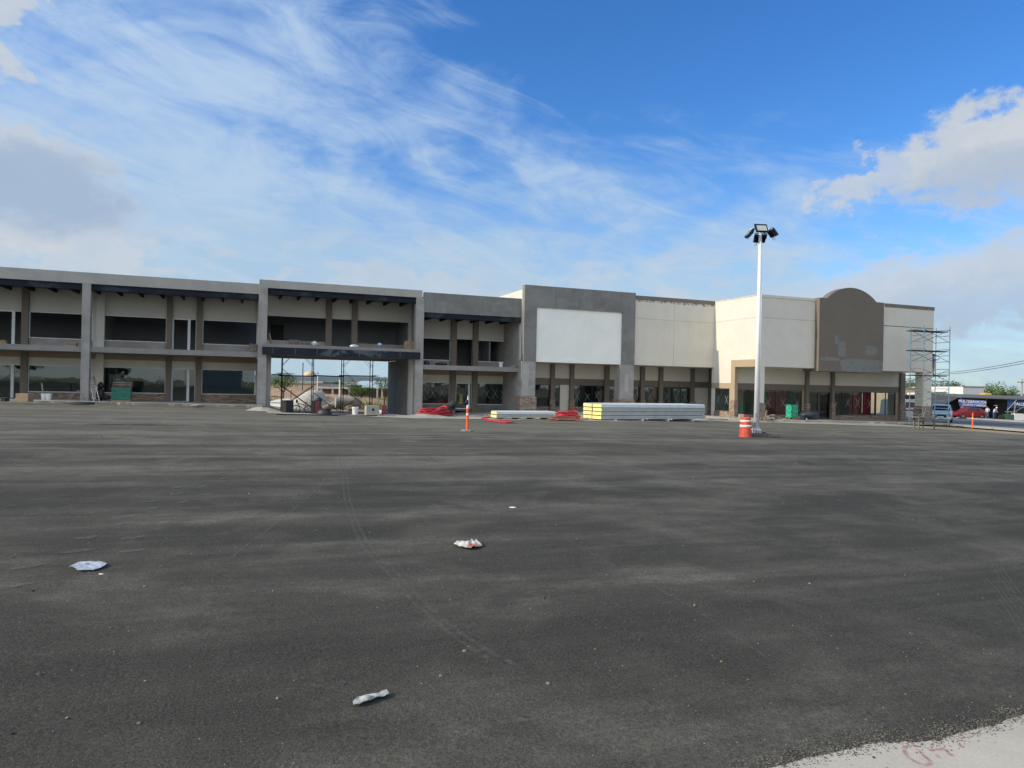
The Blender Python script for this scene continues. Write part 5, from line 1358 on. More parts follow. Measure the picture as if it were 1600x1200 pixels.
def planks_flat(px0, px1, w, z, n, label, mat='wood_grey', th=.09):
    u0, u1 = U(px0, w, 545), U(px1, w, 545); root = thing('board_stack', shelf((px0 + px1) / 2, w, z), ANG, label, 'board stack')
    for k in range(n): MB().ob((R.uniform(-.04, .04), 0, th * (k + .5)), (u1 - u0) * R.uniform(.9, 1.0), .4, th * .86).build('board', M[mat], root, local=True)
planks_flat(451.5, 467, W_G + .5, gS1, 4, 'taller stack of pale planks on the bridge slab, left of the other stack'); planks_flat(470, 484, W_G + .5, gS1, 3, 'lower stack of pale planks on the bridge slab, right of the taller one')
planks_flat(102, 121, W_A + .6, zS1, 2, 'two brown boards lying on the upper slab left of the tall left wing column', 'wood', .11)
planks_flat(-2, 11, W_A + .6, zS1, 2, 'brown boards lying on the upper slab at the left edge of the picture', 'wood', .12)
def sack(px, w, z, r, sq, mat, label, name='sack', cat='sack'): return tag(MB().rock(shelf(px, w, z) + Vector((0, 0, r * sq[2] * .7)), r, sq, int(px)).build(name, M[mat], smooth=True), label, cat)
sack(491, W_G + .5, gS1, .26, (.9, .8, .8), 'white_pl', 'white crumpled sack on the bridge slab right of the plank stacks')
sack(496.5, W_G + .6, gS1, .16, (1.2, .8, .8), 'carton', 'small reddish paper sack touching the white sack on the bridge slab')
sack(553, W_G + .5, gS1, .24, (1.4, .8, .55), 'white_pl', 'small pale plastic heap in front of the right brown pilaster on the bridge slab')
o = wbox(0, 0, 1, 1, 1, 'blue_pl', 'x', '', '') if False else None
p = shelf(593, W_G + .5, gS1); root = thing('water_jug', p, ANG, 'blue and white water jug standing on the bridge slab', 'water jug')
MB().lathe((0, 0, 0), [(.14, 0), (.15, .03), (.15, .2), (.13, .22)], 14).build('body', M['blue_pl'], root, local=True); MB().lathe((0, 0, .22), [(.13, 0), (.15, .02), (.15, .13), (.05, .17), (0, .17)], 14).build('lid', M['white_pl'], root, local=True)
bucket(shelf(783, W_G + .5, bS1), .38, .17, 'white_pl', 'white bucket on the upper slab of the narrow two storey block')
sack(690, W_G + .6, bS1, .22, (2.2, .8, .6), 'black', 'flat black bag on the upper slab of the narrow two storey block', 'bag', 'bag')
sack(667, W_G + .8, bS1, .22, (1.0, .8, .9), 'steel_navy', 'dark bundle at the left end of the narrow block upper slab', 'bundle', 'bundle')
sack(806, W_G + .6, bS1, .25, (1.8, .8, .5), 'rubble', 'grey rubble heap at the right end of the narrow block upper slab', 'rubble_heap', 'rubble')
for i, px in enumerate((802.0, 805.5)):
    p = shelf(px, W_G + 2.6, bS1); tag(MB().tube(p, p + Vector((0, 0, 1.9)), .045, n=8).build('pipe', M['steel_navy']), ('left' if i == 0 else 'right') + ' of two dark pipes standing on end at the right of the narrow block balcony', 'pipe', 'dark pipes on the balcony')
# rubble and sheeting in front of the store
root = thing('rubble_pile', G(1207, 657, .12), ANG, 'pile of broken stone, boards and a torn sack beside the outer corner column', 'rubble pile')
for k in range(26):
    x = R.uniform(-.75, .75); z = max(0, .42 * (1 - abs(x) / .9) * R.random()); MB().rock((x, R.uniform(-.1, .5), .08 + z), R.uniform(.07, .17), (1.3, 1, .7), k, 1).build('chunk', M[('rubble', 'wood_grey', 'brick', 'rubble')[k % 4]], root, local=True)
MB().ob((-.62, 0, .38), .1, .05, .75, ry=.2).build('board', M['wood'], root, local=True); MB().ob((.05, -.1, .32), .6, .2, .03, ry=.25).build('board', M['panel_end'], root, local=True).data.materials[0] = M['wood']
def blob_obj(px, py, r, sq, mat, name, label, cat, seed=0, amp=.35, lift=.12):
    g = G(px, py, lift); return tag(MB().rock(g + Vector((0, 0, r * sq[2] * .45)), r, sq, seed, 3, amp=amp).build(name, M[mat] if isinstance(mat, str) else mat, smooth=True), label, cat)
navy = simple('dark blue sheeting', (.030, .038, .055), .5, 0, .2, 3, .4)
blob_obj(1264, 655.5, .62, (1.3, .8, .95), navy, 'covered_heap', 'heap under dark blue sheeting by the store doors, right of the green crate', 'covered heap', 4)
blob_obj(1253, 656.3, .28, (1.2, .8, .9), 'black', 'black_bag', 'black bag on the store pavement between green crate and dark sheeting', 'bag', 2)
blob_obj(1259, 656.5, .12, (1, 1, 1.1), 'white_pl', 'white_pail', 'tiny pale pail in front of the dark sheeting', 'pail', 1, .1)
tag(MB().ob(G(1158, 655, .12) + Vector((0, 0, .18)), .35, .3, .4).build('block', M['concrete'], bevel=.02), 'pale concrete block on the pavement behind the traffic barrel', 'block')
blob_obj(1121, 655.5, .5, (1.6, .6, .10), 'rubble', 'asphalt_lump', 'flat dark lump on the apron at the right end of the long panel stack', 'rubble', 6)

# ---- litter and stones on the lot -------------------------------------
def crumple(pts, h, mat, label, name, seed, sub=16, mats=None, fold=1.0):
    g = [G(x, y) for x, y in pts]; c = sum(g, Vector()) / len(g); n = len(g); mb = MB(); vs = []; K = 7
    ring = []
    for i in range(n):
        a, b = g[i], g[(i+1) % n]
        for k in range(4): ring.append(a.lerp(b, k / 4))
    m = len(ring); vs.append(c + Vector((0, 0, h)))
    for j in range(1, K + 1):
        for i in range(m):
            p = c.lerp(ring[i], j / K); q = noise.noise(Vector((p.x * 9, p.y * 9, seed))) + .6 * noise.noise(Vector((p.x * 24, p.y * 24, seed)))
            e = 1 - (j / K) ** 3
            p.z = gz(p.x, p.y) + .012 + h * (.45 + .9 * q * fold) * (e * .8 + .28) + (abs(noise.noise(Vector((i * .9, seed, 0)))) * h * .9 if j == K else 0)
            p.z = max(p.z, gz(p.x, p.y) + .006); vs.append(p)
    fs = [(0, 1 + i, 1 + (i+1) % m) for i in range(m)] + [(1 + j*m + i, 1 + (j+1)*m + i, 1 + (j+1)*m + (i+1) % m, 1 + j*m + (i+1) % m) for j in range(K-1) for i in range(m)]
    mb.add(vs, fs); o = mb.build(name, mats or M[mat])
    sm = o.modifiers.new('thick', 'SOLIDIFY'); sm.thickness = .003
    return tag(o, label, 'litter')
bagm, nt, bb, v = base_mat('translucent film'); bb.inputs['Base Color'].default_value = (.50, .54, .60, 1); bb.inputs['Roughness'].default_value = .25
nt.links.new(nz(nt, v, 14, 4).ss(.3, .7, .55, .95).k, bb.inputs['Alpha'])
crumple([(108, 888), (118, 884), (127, 880), (133, 881.5), (150, 880.5), (157, 879), (168, 884), (160, 889), (145, 893.5), (122, 894), (117, 890)], .020, None, 'white translucent plastic bag lying flat at the left of the lot', 'plastic_bag', 3, mats=bagm)
cm, nt, bb, v = base_mat('printed carton'); f = nz(nt, v, 5, 3, .6); nt.links.new(mixc(nt, f.ss(.52, .62), (.50, .50, .46), (.45, .16, .09)), bb.inputs['Base Color'])
crumple([(709, 853), (716, 850), (729, 852.5), (736, 847), (744, 848), (754, 855), (744, 858), (735, 860), (720, 858)], .055, None, 'crumpled white and red carton lying in the middle of the lot', 'crumpled_carton', 9, mats=cm)
crumple([(551, 1101), (558, 1095), (573, 1090.5), (590, 1087.5), (603, 1084), (608, 1088), (603, 1092), (586, 1096), (575, 1101), (561, 1105.5), (552, 1105)], .022, 'tarp', 'creased pale plastic wrapper lying nearest the camera', 'wrapper', 14, mats=simple('dirty pale wrapper', (.48, .49, .43), .45, 0, .22, 9))
tag(MB().rock(G(158, 897), .012, (1.6, 1, .5), 2).build('paper_scrap', M['refl_white']), 'tiny white scrap just below the plastic bag', 'litter')
tag(MB().rock(G(801, 793), .03, (1.6, 1, .4), 2).build('paper_scrap', M['refl_white']), 'small pale scrap on the lot centre, beyond the red and white carton', 'litter')
stm = [simple('pale stone', (.36, .31, .24), .9, 0, .2, 20), simple('grey stone', (.13, .125, .12), .9, 0, .2, 20), simple('ochre stone', (.26, .19, .11), .9, 0, .2, 20), simple('dark stone', (.035, .034, .032), .9)]
stones = [(61, 1055, 9, 1, 'grey pebble with a lit top near the left edge, largest of the loose pebbles'), (19, 1147, 8, 3, 'dark pebble nearest the bottom left corner'), (105, 1123, 7, 2, 'ochre pebble low at the left, level with the dark corner pebble'), (217, 1131, 7, 2, 'upright ochre chip low at the left, right of the ochre pebble'),
 (227, 1065, 6, 2, 'ochre pebble above the upright ochre chip'), (434, 1092, 6, 2, 'small tan pebble left of the pale wrapper'), (725, 1018, 7, 0, 'pale round pebble right of centre in the foreground'), (856, 1069, 7, 0, 'pale pebble low in the foreground at the centre right'), (1127, 1035, 6, 2, 'ochre round pebble in the right foreground'), (1085, 947, 6, 2, 'ochre chip on the right half of the lot'),
 (226, 917, 5, 0, 'pale chip right of the plastic bag'), (20, 871, 5, 1, 'small grey pebble near the left edge, beside the plastic bag'), (1015, 1098, 5, 3, 'black pebble low in the right foreground'), (539, 1069, 5, 3, 'black speck of stone above the pale wrapper'), (84, 1144, 5, 1, 'grey speck of stone beside the ochre pebble'), (173, 982, 5, 1, 'small grey pebble below the chip right of the bag'), (930, 1015, 4, 2, 'tan chip at the right centre of the foreground'), (1365, 1184, 5, 3, 'dark crumb lying on the pale concrete slab')]
for i, (x, y, s_, k, lb) in enumerate(stones):
    g = G(x, y, .008 if i == 17 else 0); r = s_ / 2 * .78 * (g.y / F_PX)
    o = MB().rock(g + Vector((0, 0, r * .45)), r, (1.25, 1, .8), i, 1, amp=.6).build('pebble', stm[k]); tag(o, lb, 'pebble', 'loose pebbles on the lot')
mb = MB()
for k in range(5200):
    y = 2.2 * (40 / 2.2) ** R.random(); x = R.uniform(-.95, .95) * y; u, w = x * CA + y * SA, -x * SA + y * CA
    if w > 47: continue
    r = R.uniform(.0012, .0038) * (1 + y * .16) * (2.4 if R.random() < .02 else 1); z = gz(x, y)
    c = Vector((x, y, z)); a = R.uniform(0, 6)
    mb.add([c + Vector((cos(a) * r, sin(a) * r, 0)), c + Vector((cos(a + 2.1) * r, sin(a + 2.1) * r * .8, 0)), c + Vector((cos(a + 4.2) * r, sin(a + 4.2) * r, 0)), c + Vector((0, 0, r * .9))], [(0, 1, 3), (1, 2, 3), (2, 0, 3)], R.choice((0, 1, 1, 1, 1, 3, 3)))
tag(mb.build('loose_grit', stm), kind='stuff')

# ---- people -------------------------------------------------------------
def person(loc, rz, joints, mats, label, scale=1.0, hair=True, hat=None):
    """skinned figure; joints: dict name -> (pos, radius); mats: (skin, top, bottom, shoes)"""
    J = {'pelvis': ((0, 0, .95), .135), 'waist': ((0, 0, 1.10), .125), 'chest': ((0, 0, 1.32), .15), 'neck': ((0, 0, 1.50), .058), 'head0': ((0, 0, 1.58), .085), 'head1': ((0, -.01, 1.68), .088),
         'shL': ((.18, 0, 1.43), .07), 'elL': ((.24, .02, 1.15), .047), 'haL': ((.25, -.06, .90), .034), 'shR': ((-.18, 0, 1.43), .07), 'elR': ((-.24, .02, 1.15), .047), 'haR': ((-.25, -.06, .90), .034),
         'hiL': ((.09, 0, .90), .10), 'knL': ((.10, -.01, .50), .065), 'anL': ((.10, .02, .09), .045), 'toL': ((.11, -.13, .04), .038), 'hiR': ((-.09, 0, .90), .10), 'knR': ((-.10, -.01, .50), .065), 'anR': ((-.10, .02, .09), .045), 'toR': ((-.11, -.13, .04), .038)}
    J.update(joints); names = list(J); ix = {n: i for i, n in enumerate(names)}
    ed = [('pelvis', 'waist'), ('waist', 'chest'), ('chest', 'neck'), ('neck', 'head0'), ('head0', 'head1'), ('chest', 'shL'), ('shL', 'elL'), ('elL', 'haL'), ('chest', 'shR'), ('shR', 'elR'), ('elR', 'haR'), ('pelvis', 'hiL'), ('hiL', 'knL'), ('knL', 'anL'), ('anL', 'toL'), ('pelvis', 'hiR'), ('hiR', 'knR'), ('knR', 'anR'), ('anR', 'toR')]
    me = bpy.data.meshes.new('sk'); me.from_pydata([J[n][0] for n in names], [(ix[a], ix[b]) for a, b in ed], [])
    o = bpy.data.objects.new('sk', me); COL.objects.link(o)
    sk = o.modifiers.new('s', 'SKIN'); 
    for n in names: d = me.skin_vertices[0].data[ix[n]]; d.radius = (J[n][1], J[n][1] * (.72 if n in ('pelvis', 'waist', 'chest') else 1)); d.use_root = n == 'pelvis'
    ss = o.modifiers.new('b', 'SUBSURF'); ss.levels = 1
    dg = bpy.context.evaluated_depsgraph_get(); dg.update(); m2 = bpy.data.meshes.new_from_object(o.evaluated_get(dg)); bpy.data.objects.remove(o)
    m2.materials.clear()
    for m_ in mats: m2.materials.append(m_)
    up = {n: Vector(J[n][0]) for n in names}
    def near(p):
        best, bn = 9, None
        for a, b in ed:
            A_, B_ = up[a], up[b]; t = max(0, min(1, (p - A_).dot(B_ - A_) / max(1e-6, (B_ - A_).length_squared))); d = (p - A_.lerp(B_, t)).length
            if d < best: best, bn = d, (a, b, t)
        return bn
    for f in m2.polygons:
        a, b, t = near(f.center); k = 1
        if b.startswith('head') or b == 'neck' and t > .75 or a == 'neck': k = 0
        elif b in ('haL', 'haR') or (b in ('elL', 'elR') and t > .8): k = 0
        elif b in ('hiL', 'hiR', 'knL', 'knR') or (b in ('anL', 'anR') and t < .93): k = 2
        elif b in ('toL', 'toR', 'anL', 'anR'): k = 3
        elif a == 'pelvis' and t < .35: k = 2
        f.material_index = k; f.use_smooth = True
    root = thing('person', loc, rz, label, 'person')
    root.scale = (scale,) * 3
    b = bpy.data.objects.new('body', m2); COL.objects.link(b); b.parent = root; MATX[b.name] = MATX[root.name]
    h = Vector(J['head1'][0])
    MB().rock(h + Vector((0, .012, .03)), .105, (.92, 1.05, .95), 3, 2, amp=.08).build('hair' if not hat else 'cap', M['hair'] if not hat else hat, root, local=True, smooth=True)
    MB().rock(h + Vector((0, -.09, -.03)), .016, (.8, 1.2, 1.4), 1, 1).build('nose', mats[0], root, local=True)
    return root
sh = M['black']
g = G(1553, 656.4)
person(g, .4, {'chest': ((0, -.12, 1.28), .15), 'neck': ((0, -.22, 1.42), .058), 'head0': ((0, -.28, 1.48), .085), 'head1': ((0, -.33, 1.56), .088), 'shL': ((.18, -.14, 1.36), .07), 'shR': ((-.18, -.14, 1.36), .07), 'elL': ((.23, -.22, 1.10), .047), 'elR': ((-.23, -.22, 1.10), .047), 'haL': ((.15, -.38, .98), .034), 'haR': ((-.12, -.40, .98), .034), 'knL': ((.11, -.06, .52), .065)},
       (M['skin'], M['shirt_w'], M['denim'], sh), 'person in white shirt and blue jeans stooping before the dark repair shed', 1.0, hat=M['refl_white'])
g = G(1549.5, 656.0); 
person(g + Vector((-.1, .7, 0)), -1.0, {'haL': ((.24, -.2, 1.05), .034)}, (M['skin'], M['shirt_w'], M['denim'], sh), 'person with dark hair half behind the stooping one at the repair shed', .97)
pw = AT(1458.3, 588.2, 58.8)
pw = Vector((pw.x, pw.y, zplank))
person(pw, 1.2, {'shL': ((.18, -.02, 1.43), .07), 'elL': ((.28, -.22, 1.30), .047), 'haL': ((.22, -.42, 1.36), .034), 'elR': ((-.26, -.2, 1.28), .047), 'haR': ((-.2, -.40, 1.42), .034)}, (M['skin'], M['shirt_b'], M['trouser'], sh), 'worker in blue shirt and brown trousers standing on the scaffold at the store corner', 1.0)

# ---- vehicles --------------------------------------------------------------
def vehicle(name, loc, rz, L, Wd, prof, glass_z, body, label, cat, wheel_r=.33, axles=(.18, .80), windows=(), kind='car', extra=None):
    """prof: list of (x 0..1 front to rear, z_bottom, z_belt, z_roof, halfwidth factor at roof)"""
    root = thing(name, loc, rz, label, cat); mb = MB(); rings = []
    for x, zb_, zbelt, zr, kr in prof:
        X = x * L; hw = Wd / 2
        rings.append([(X, -hw * .93, zb_), (X, -hw, zb_ + .18), (X, -hw, zbelt - .06), (X, -hw * .96, zbelt), (X, -hw * kr, max(zr - .05, zbelt + .001)), (X, -hw * kr * .8, max(zr, zbelt + .003)), (X, hw * kr * .8, max(zr, zbelt + .003)), (X, hw * kr, max(zr - .05, zbelt + .001)), (X, hw * .96, zbelt), (X, hw, zbelt - .06), (X, hw, zb_ + .18), (X, hw * .93, zb_)])
    n = 12; vs = [p for r in rings for p in r]; fs = []
    for i in range(len(rings) - 1):
        for k in range(n): fs.append((i*n + k, (i+1)*n + k, (i+1)*n + (k+1) % n, i*n + (k+1) % n))
    fs += [tuple(range(n)), tuple(range(len(rings)*n - 1, len(rings)*n - n - 1, -1))]
    b = mb.add(vs, fs).build('body', body, root, local=True, smooth=False)
    for i, q in enumerate(windows):     # q: list of 4 (x, side|None, z) -> quad in local metres
        MB().prism(q[0], q[1]).build('window', M['glass_car_o'], root, local=True)
    for a in axles:
        for s in (-1, 1):
            t = MB().lathe((a * L, s * (Wd / 2 - .2), wheel_r), [(wheel_r * .55, 0), (wheel_r * .95, 0), (wheel_r, .03), (wheel_r, .18), (wheel_r * .95, .21), (wheel_r * .6, .21), (wheel_r * .55, .19)], 20, axis=(0, s, 0)).build('wheel', M['rubber'], root, local=True)
            MB().lathe((a * L, s * (Wd / 2 + .0), wheel_r), [(wheel_r * .58, -.02), (wheel_r * .5, .0), (wheel_r * .2, -.01), (0, .01)], 14, axis=(0, s, 0)).build('rim', M['steel'], t, local=True)
    return root
M['glass_car_o'] = simple('dark car window', (.012, .014, .017), .08, 0, .05)
car_white = simple('white car paint', (.55, .58, .60), .25, .1, .03); car_red = simple('red car paint', (.22, .012, .018), .28, .1, .05)
def side_quad(L, Wd, xs, z0, z1, k0, k1, s):   # side window on both sides
    return ([(xs[0]*L, s * Wd/2 * k0 * 1.004, z0), (xs[1]*L, s * Wd/2 * k0 * 1.004, z0), (xs[2]*L, s * Wd/2 * k1 * 1.012, z1), (xs[3]*L, s * Wd/2 * k1 * 1.012, z1)], (0, s * .012, 0))
# white van, side on, behind the end column
Lv, Wv = 5.2, 1.95; g = G(1408, 656.8)
pv = [(0, .35, .95, .96, .9), (.05, .28, 1.10, 1.12, .9), (.16, .25, 1.22, 1.26, .9), (.26, .25, 1.25, 2.10, .86), (.34, .25, 1.25, 2.22, .86), (.96, .25, 1.25, 2.22, .86), (1, .35, 1.2, 2.12, .84)]
wn = [side_quad(Lv, Wv, (.30, .47, .47, .33), 1.32, 1.92, .95, .885, s) for s in (-1, 1)] + [side_quad(Lv, Wv, (.50, .70, .70, .50), 1.32, 1.92, .95, .885, s) for s in (-1, 1)] + [side_quad(Lv, Wv, (.73, .94, .94, .73), 1.32, 1.92, .95, .885, s) for s in (-1, 1)]
g = G(1443, 659.5)
vn = AT(1459, 657, 75); van = vehicle('white_van', (vn.x, 75, gz(vn.x, 75)), pi + .05, Lv * 1.02, Wv, pv, 0, car_white, 'white van with a maroon side stripe parked behind the end column of the store', 'van', .34, (.19, .80), wn)
M_st = simple('maroon stripe', (.20, .015, .03), .4)
for s in (-1, 1):
    MB().prism([(.15*Lv, s*Wv/2*1.004, .62), (.30*Lv, s*Wv/2*1.004, .62), (.38*Lv, s*Wv/2*1.004, 1.0), (.97*Lv, s*Wv/2*1.004, 1.0), (.97*Lv, s*Wv/2*1.004, 1.14), (.34*Lv, s*Wv/2*1.004, 1.14), (.26*Lv, s*Wv/2*1.004, .80), (.15*Lv, s*Wv/2*1.004, .80)], (0, s*.006, 0)).build('stripe', M_st, van, local=True)
# white suv, nose to the camera
Ls_, Wsu = 4.5, 1.85; ps = [(0, .42, .72, .73, .92), (.03, .28, .92, .94, .9), (.20, .25, 1.06, 1.10, .88), (.36, .25, 1.10, 1.62, .80), (.48, .25, 1.10, 1.72, .80), (.85, .25, 1.10, 1.68, .80), (1, .35, 1.05, 1.12, .84)]
wn = [side_quad(Ls_, Wsu, (.30, .52, .52, .40), 1.14, 1.58, .95, .83, s) for s in (-1, 1)] + [side_quad(Ls_, Wsu, (.55, .78, .76, .55), 1.14, 1.58, .95, .83, s) for s in (-1, 1)]
wn.append(([(.215*Ls_, -.78, 1.13), (.215*Ls_, .78, 1.13), (.358*Ls_, .66, 1.60), (.358*Ls_, -.66, 1.60)], (-.02, 0, .015)))
g = AT(1469, 661, 67); g.z = gz(g.x, 67); suv = vehicle('white_suv', g, 1.0, Ls_, Wsu, ps, 0, car_white, 'white sport utility vehicle facing the camera beside the scaffold tower', 'car', .36, (.17, .80), wn)
MB().box(-.03, .012, -.5, .5, .52, .86).build('grille', M['black'], suv, local=True)
for s in (-1, 1): MB().ob((.04, s * .70, .80), .1, .30, .13).build('headlight', M['lamp_glass'], suv, local=True)
MB().box(-.06, .02, -.86, .86, .36, .46).build('bumper', M['alu'], suv, local=True); MB().box(-.07, -.05, -.26, .26, .50, .62).build('plate', M['refl_white'], suv, local=True)
# red hatchback across the street, side on
g0 = G(1496, 654); g1 = G(1541, 655.2); Lr = 4.1; pr = [(0, .38, .62, .63, .9), (.04, .25, .76, .78, .9), (.22, .22, .90, .93, .88), (.38, .22, .94, 1.36, .78), (.50, .22, .94, 1.44, .78), (.80, .22, .94, 1.38, .78), (.97, .25, .92, 1.0, .84), (1, .38, .86, .9, .84)]
wn = [side_quad(Lr, 1.72, (.31, .53, .53, .40), .98, 1.34, .95, .81, s) for s in (-1, 1)] + [side_quad(Lr, 1.72, (.56, .80, .74, .56), .98, 1.34, .95, .81, s) for s in (-1, 1)]
rc = vehicle('red_car', g0 + Vector((.2, 1.2, .03)), atan2(g1.y - g0.y, g1.x - g0.x) * .2, Lr, 1.72, pr, 0, car_red, 'red hatchback parked side on before the blue and white banner', 'car', .31, (.18, .80), wn)
MB().box(Lr - .02, Lr + .02, -.25, .25, .62, .74).build('plate', M['refl_white'], rc, local=True)
for s in (-1, 1): MB().ob((Lr - .01, s * .68, .80), .06, .22, .16).build('tail_light', simple('tail lamp', (.4, .02, .02), .2), rc, local=True)

# ---- repair shops across the street -----------------------------------------
def box_at(root, px0, px1, py0, py1, y, d, name, mat, parent=None, zlow=None):
    a = AT(px0, py1, y); b = AT(px1, py0, y); z0 = a.z if zlow is None else zlow; z1 = AT((px0 + px1) / 2, py0, y).z
    return MB().box(a.x, b.x, y, y + d, z0, z1).build(name, M[mat] if isinstance(mat, str) else mat, parent or root)
def btext(body, size, mat, root, m, name='lettering', ext=.004, shear=0.0):
    c = bpy.data.curves.new('t', 'FONT'); c.body = body; c.size = size; c.extrude = ext; c.align_x = 'CENTER'; c.offset = size * .022; c.shear = shear
    o = bpy.data.objects.new('t', c); COL.objects.link(o); dg = bpy.context.evaluated_depsgraph_get(); dg.update()
    me = bpy.data.meshes.new_from_object(o.evaluated_get(dg)); bpy.data.objects.remove(o)
    me.transform(MATX[root.name].inverted() @ m); me.materials.clear(); me.materials.append(mat)
    q = bpy.data.objects.new(name, me); COL.objects.link(q); q.parent = root; return q
YS = 96.0; c = AT(1550, 650, YS); zgS = gz(c.x, c.y)
def sub(px0, px1, y0): return AT(px0, y0, YS).x, AT(px1, y0, YS).x
root = thing('repair_shed', (c.x, YS, zgS), 0, 'low dark repair shed with a grey sheet roof across the street at the right', 'building')
x0, x1, x2 = AT(1500, 640, YS).x, AT(1600, 640, YS).x, AT(1680, 640, YS).x
zr = AT(1545, 621, YS).z; xa = AT(1468, 640, YS).x
MB().hexa([(x0 - .3, YS - .6, zr - .12), (x2, YS - .6, zr - .30), (x2, YS + 9, zr + .15), (x0 - .3, YS + 9, zr + .35), (x0 - .3, YS - .6, zr), (x2, YS - .6, zr - .2), (x2, YS + 9, zr + .25), (x0 - .3, YS + 9, zr + .45)]).build('roof', simple('old sheet roof', (.13, .125, .11), .7), root)
MB().hexa([(xa, YS + .2, zr - 1.5), (x0, YS + .2, zr - .1), (x0, YS + 7, zr + .4), (xa, YS + 7, zr - 1.0), (xa, YS + .2, zr - 1.42), (x0, YS + .2, zr - .02), (x0, YS + 7, zr + .5), (xa, YS + 7, zr - .9)]).build('side_canopy', simple('shade netting', (.06, .06, .055), .9), root)
MB().box(xa, x2, YS + 8.8, YS + 9, zgS - .5, zr + .1).build('rear_wall', M['black'], root); MB().box(x0 - .2, x0, YS + 1, YS + 9, zgS - .5, zr + .1).build('side_wall', M['black'], root)
mb = MB(); 
for px in (1500, 1539, 1573, 1600): x = AT(px, 640, YS).x; mb = MB().tube((x, YS - .2, zgS - .3), (x, YS - .2, zr - .1), .06, n=8); mb.build('post', M['wood_grey'], root)
MB().box(AT(1541, 640, YS).x, AT(1574, 640, YS).x, YS + 2.4, YS + 2.5, zgS - .5, zr).build('inner_partition', M['steel_dark'], root)
for a, b, y in ((1556, 1562, 633.5), (1574, 1592, 643.2)): MB().box(AT(a, y, YS).x, AT(b, y, YS).x, YS + .4, YS + .5, AT(a, y + .7, YS).z, AT(a, y - .3, YS).z).build('shelf', M['alu'], root)
blue1 = simple('royal blue banner vinyl', (.03, .13, .55), .5, 0, .12, 2); blue2 = simple('dark blue banner vinyl', (.012, .05, .18), .6)
def banner(px0, px1, py0, py1, lines, label, mat, sizes, y=YS - .35, slant=.035):
    a, b = AT(px0, py0, y), AT(px1, py0, y); z1 = a.z; z0 = AT(px0, py1, y).z; root = thing('banner', ((a.x + b.x) / 2, y, z0), 0, label, 'banner')
    n = 20; vs = []
    for i in range(n + 1):
        x = a.x + (b.x - a.x) * i / n; dz = -(i / n) * slant * (b.x - a.x); yy = y + .03 * sin(i * 1.3)
        vs += [(x, yy, z0 + dz), (x, yy, z1 + dz), (x, yy + .02, z0 + dz), (x, yy + .02, z1 + dz)]
    MB().add(vs, [(4*i, 4*i+4, 4*i+5, 4*i+1) for i in range(n)] + [(4*i+2, 4*i+3, 4*i+7, 4*i+6) for i in range(n)] + [(4*i+1, 4*i+5, 4*i+7, 4*i+3) for i in range(n)]).build('sheet', mat, root)
    for (tx, fx, fz, sz) in lines:
        m = Matrix.Translation((a.x + (b.x - a.x) * fx, y - .05, z0 + (z1 - z0) * fz - fx * slant * (b.x - a.x))) @ Matrix.Rotation(-slant, 4, 'Y').inverted() @ Matrix.Rotation(pi/2, 4, 'X')
        m = Matrix.Translation((a.x + (b.x - a.x) * fx, y - .05, z0 + (z1 - z0) * fz - fx * slant * (b.x - a.x))) @ Matrix.Rotation(slant, 4, 'Y') @ Matrix.Rotation(pi/2, 4, 'X')
        btext(tx, sz, M['refl_white'], root, m)
    return root
banner(1499, 1539, 623.2, 634.2, [('MULTISERVICIOS', .50, .52, .50), ('CLUTCH Y FRENOS', .58, .10, .36)], 'bright blue banner with two rows of white lettering on the repair shed', blue1, None)
banner(1574, 1606, 624.5, 636.5, [('TALLER', .62, .35, .52)], 'dark blue banner with white letters at the right edge of the picture', blue2, None)
box_at(None, 0, 1, 0, 1, 50, 1, 'x', 'black') if False else None
a = AT(1501.5, 633.5, YS + .1); b = AT(1514.5, 644, YS + .1)
root = thing('yellow_sign', ((a.x + b.x)/2, YS + .1, b.z), 0, 'yellow box sign hanging below the bright blue banner', 'sign')
MB().box(a.x, b.x, YS + .0, YS + .12, b.z, a.z).build('panel', simple('yellow sign paint', (.75, .42, .01), .5), root); MB().box(a.x + .5, b.x - .12, YS - .02, YS - .005, b.z + .35, a.z - .15).build('ochre_field', simple('ochre sign paint', (.42, .20, .01), .5), root)
a = AT(1538, 614, YS + 14); tag(MB().box(a.x, AT(1550, 614, YS + 14).x, YS + 14, YS + 15.2, a.z - 4.2, a.z).build('yellow_tank', simple('yellow tank', (.62, .40, .06), .6), bevel=.1), 'yellow block rising behind the repair shed roof', 'tank')
# low clutter by the shed
g = G(1571, 657); root = thing('work_cart', g, 0, 'cart with green and white boxes, tyre and pipes at the right edge across the street', 'cart')
MB().lathe((-.6, 0, .36), [(.2, 0), (.36, .02), (.36, .2), (.2, .22)], 18, axis=(0, -1, 0)).build('wheel', M['rubber'], root, local=True)
MB().box(-.1, .9, -.2, .5, .08, .8).build('green_box', simple('green enamel', (.03, .10, .06), .5), root, local=True, bevel=.03); MB().box(1.0, 2.4, -.2, .5, .05, .9).build('white_box', M['white_pl'], root, local=True, bevel=.03)
MB().tube((.2, 0, 1.3), (1.4, .1, 2.6), .06).tube((1.3, 0, 1.2), (2.4, .1, 1.8), .05).tube((1.0, 0, .2), (1.2, 0, 2.0), .07).build('pipes', M['steel'], root, local=True); MB().ob((2.6, 0, 1.5), .34, .3, .9).build('orange_drum', simple('orange rust', (.40, .13, .04), .7), root, local=True, bevel=.05)
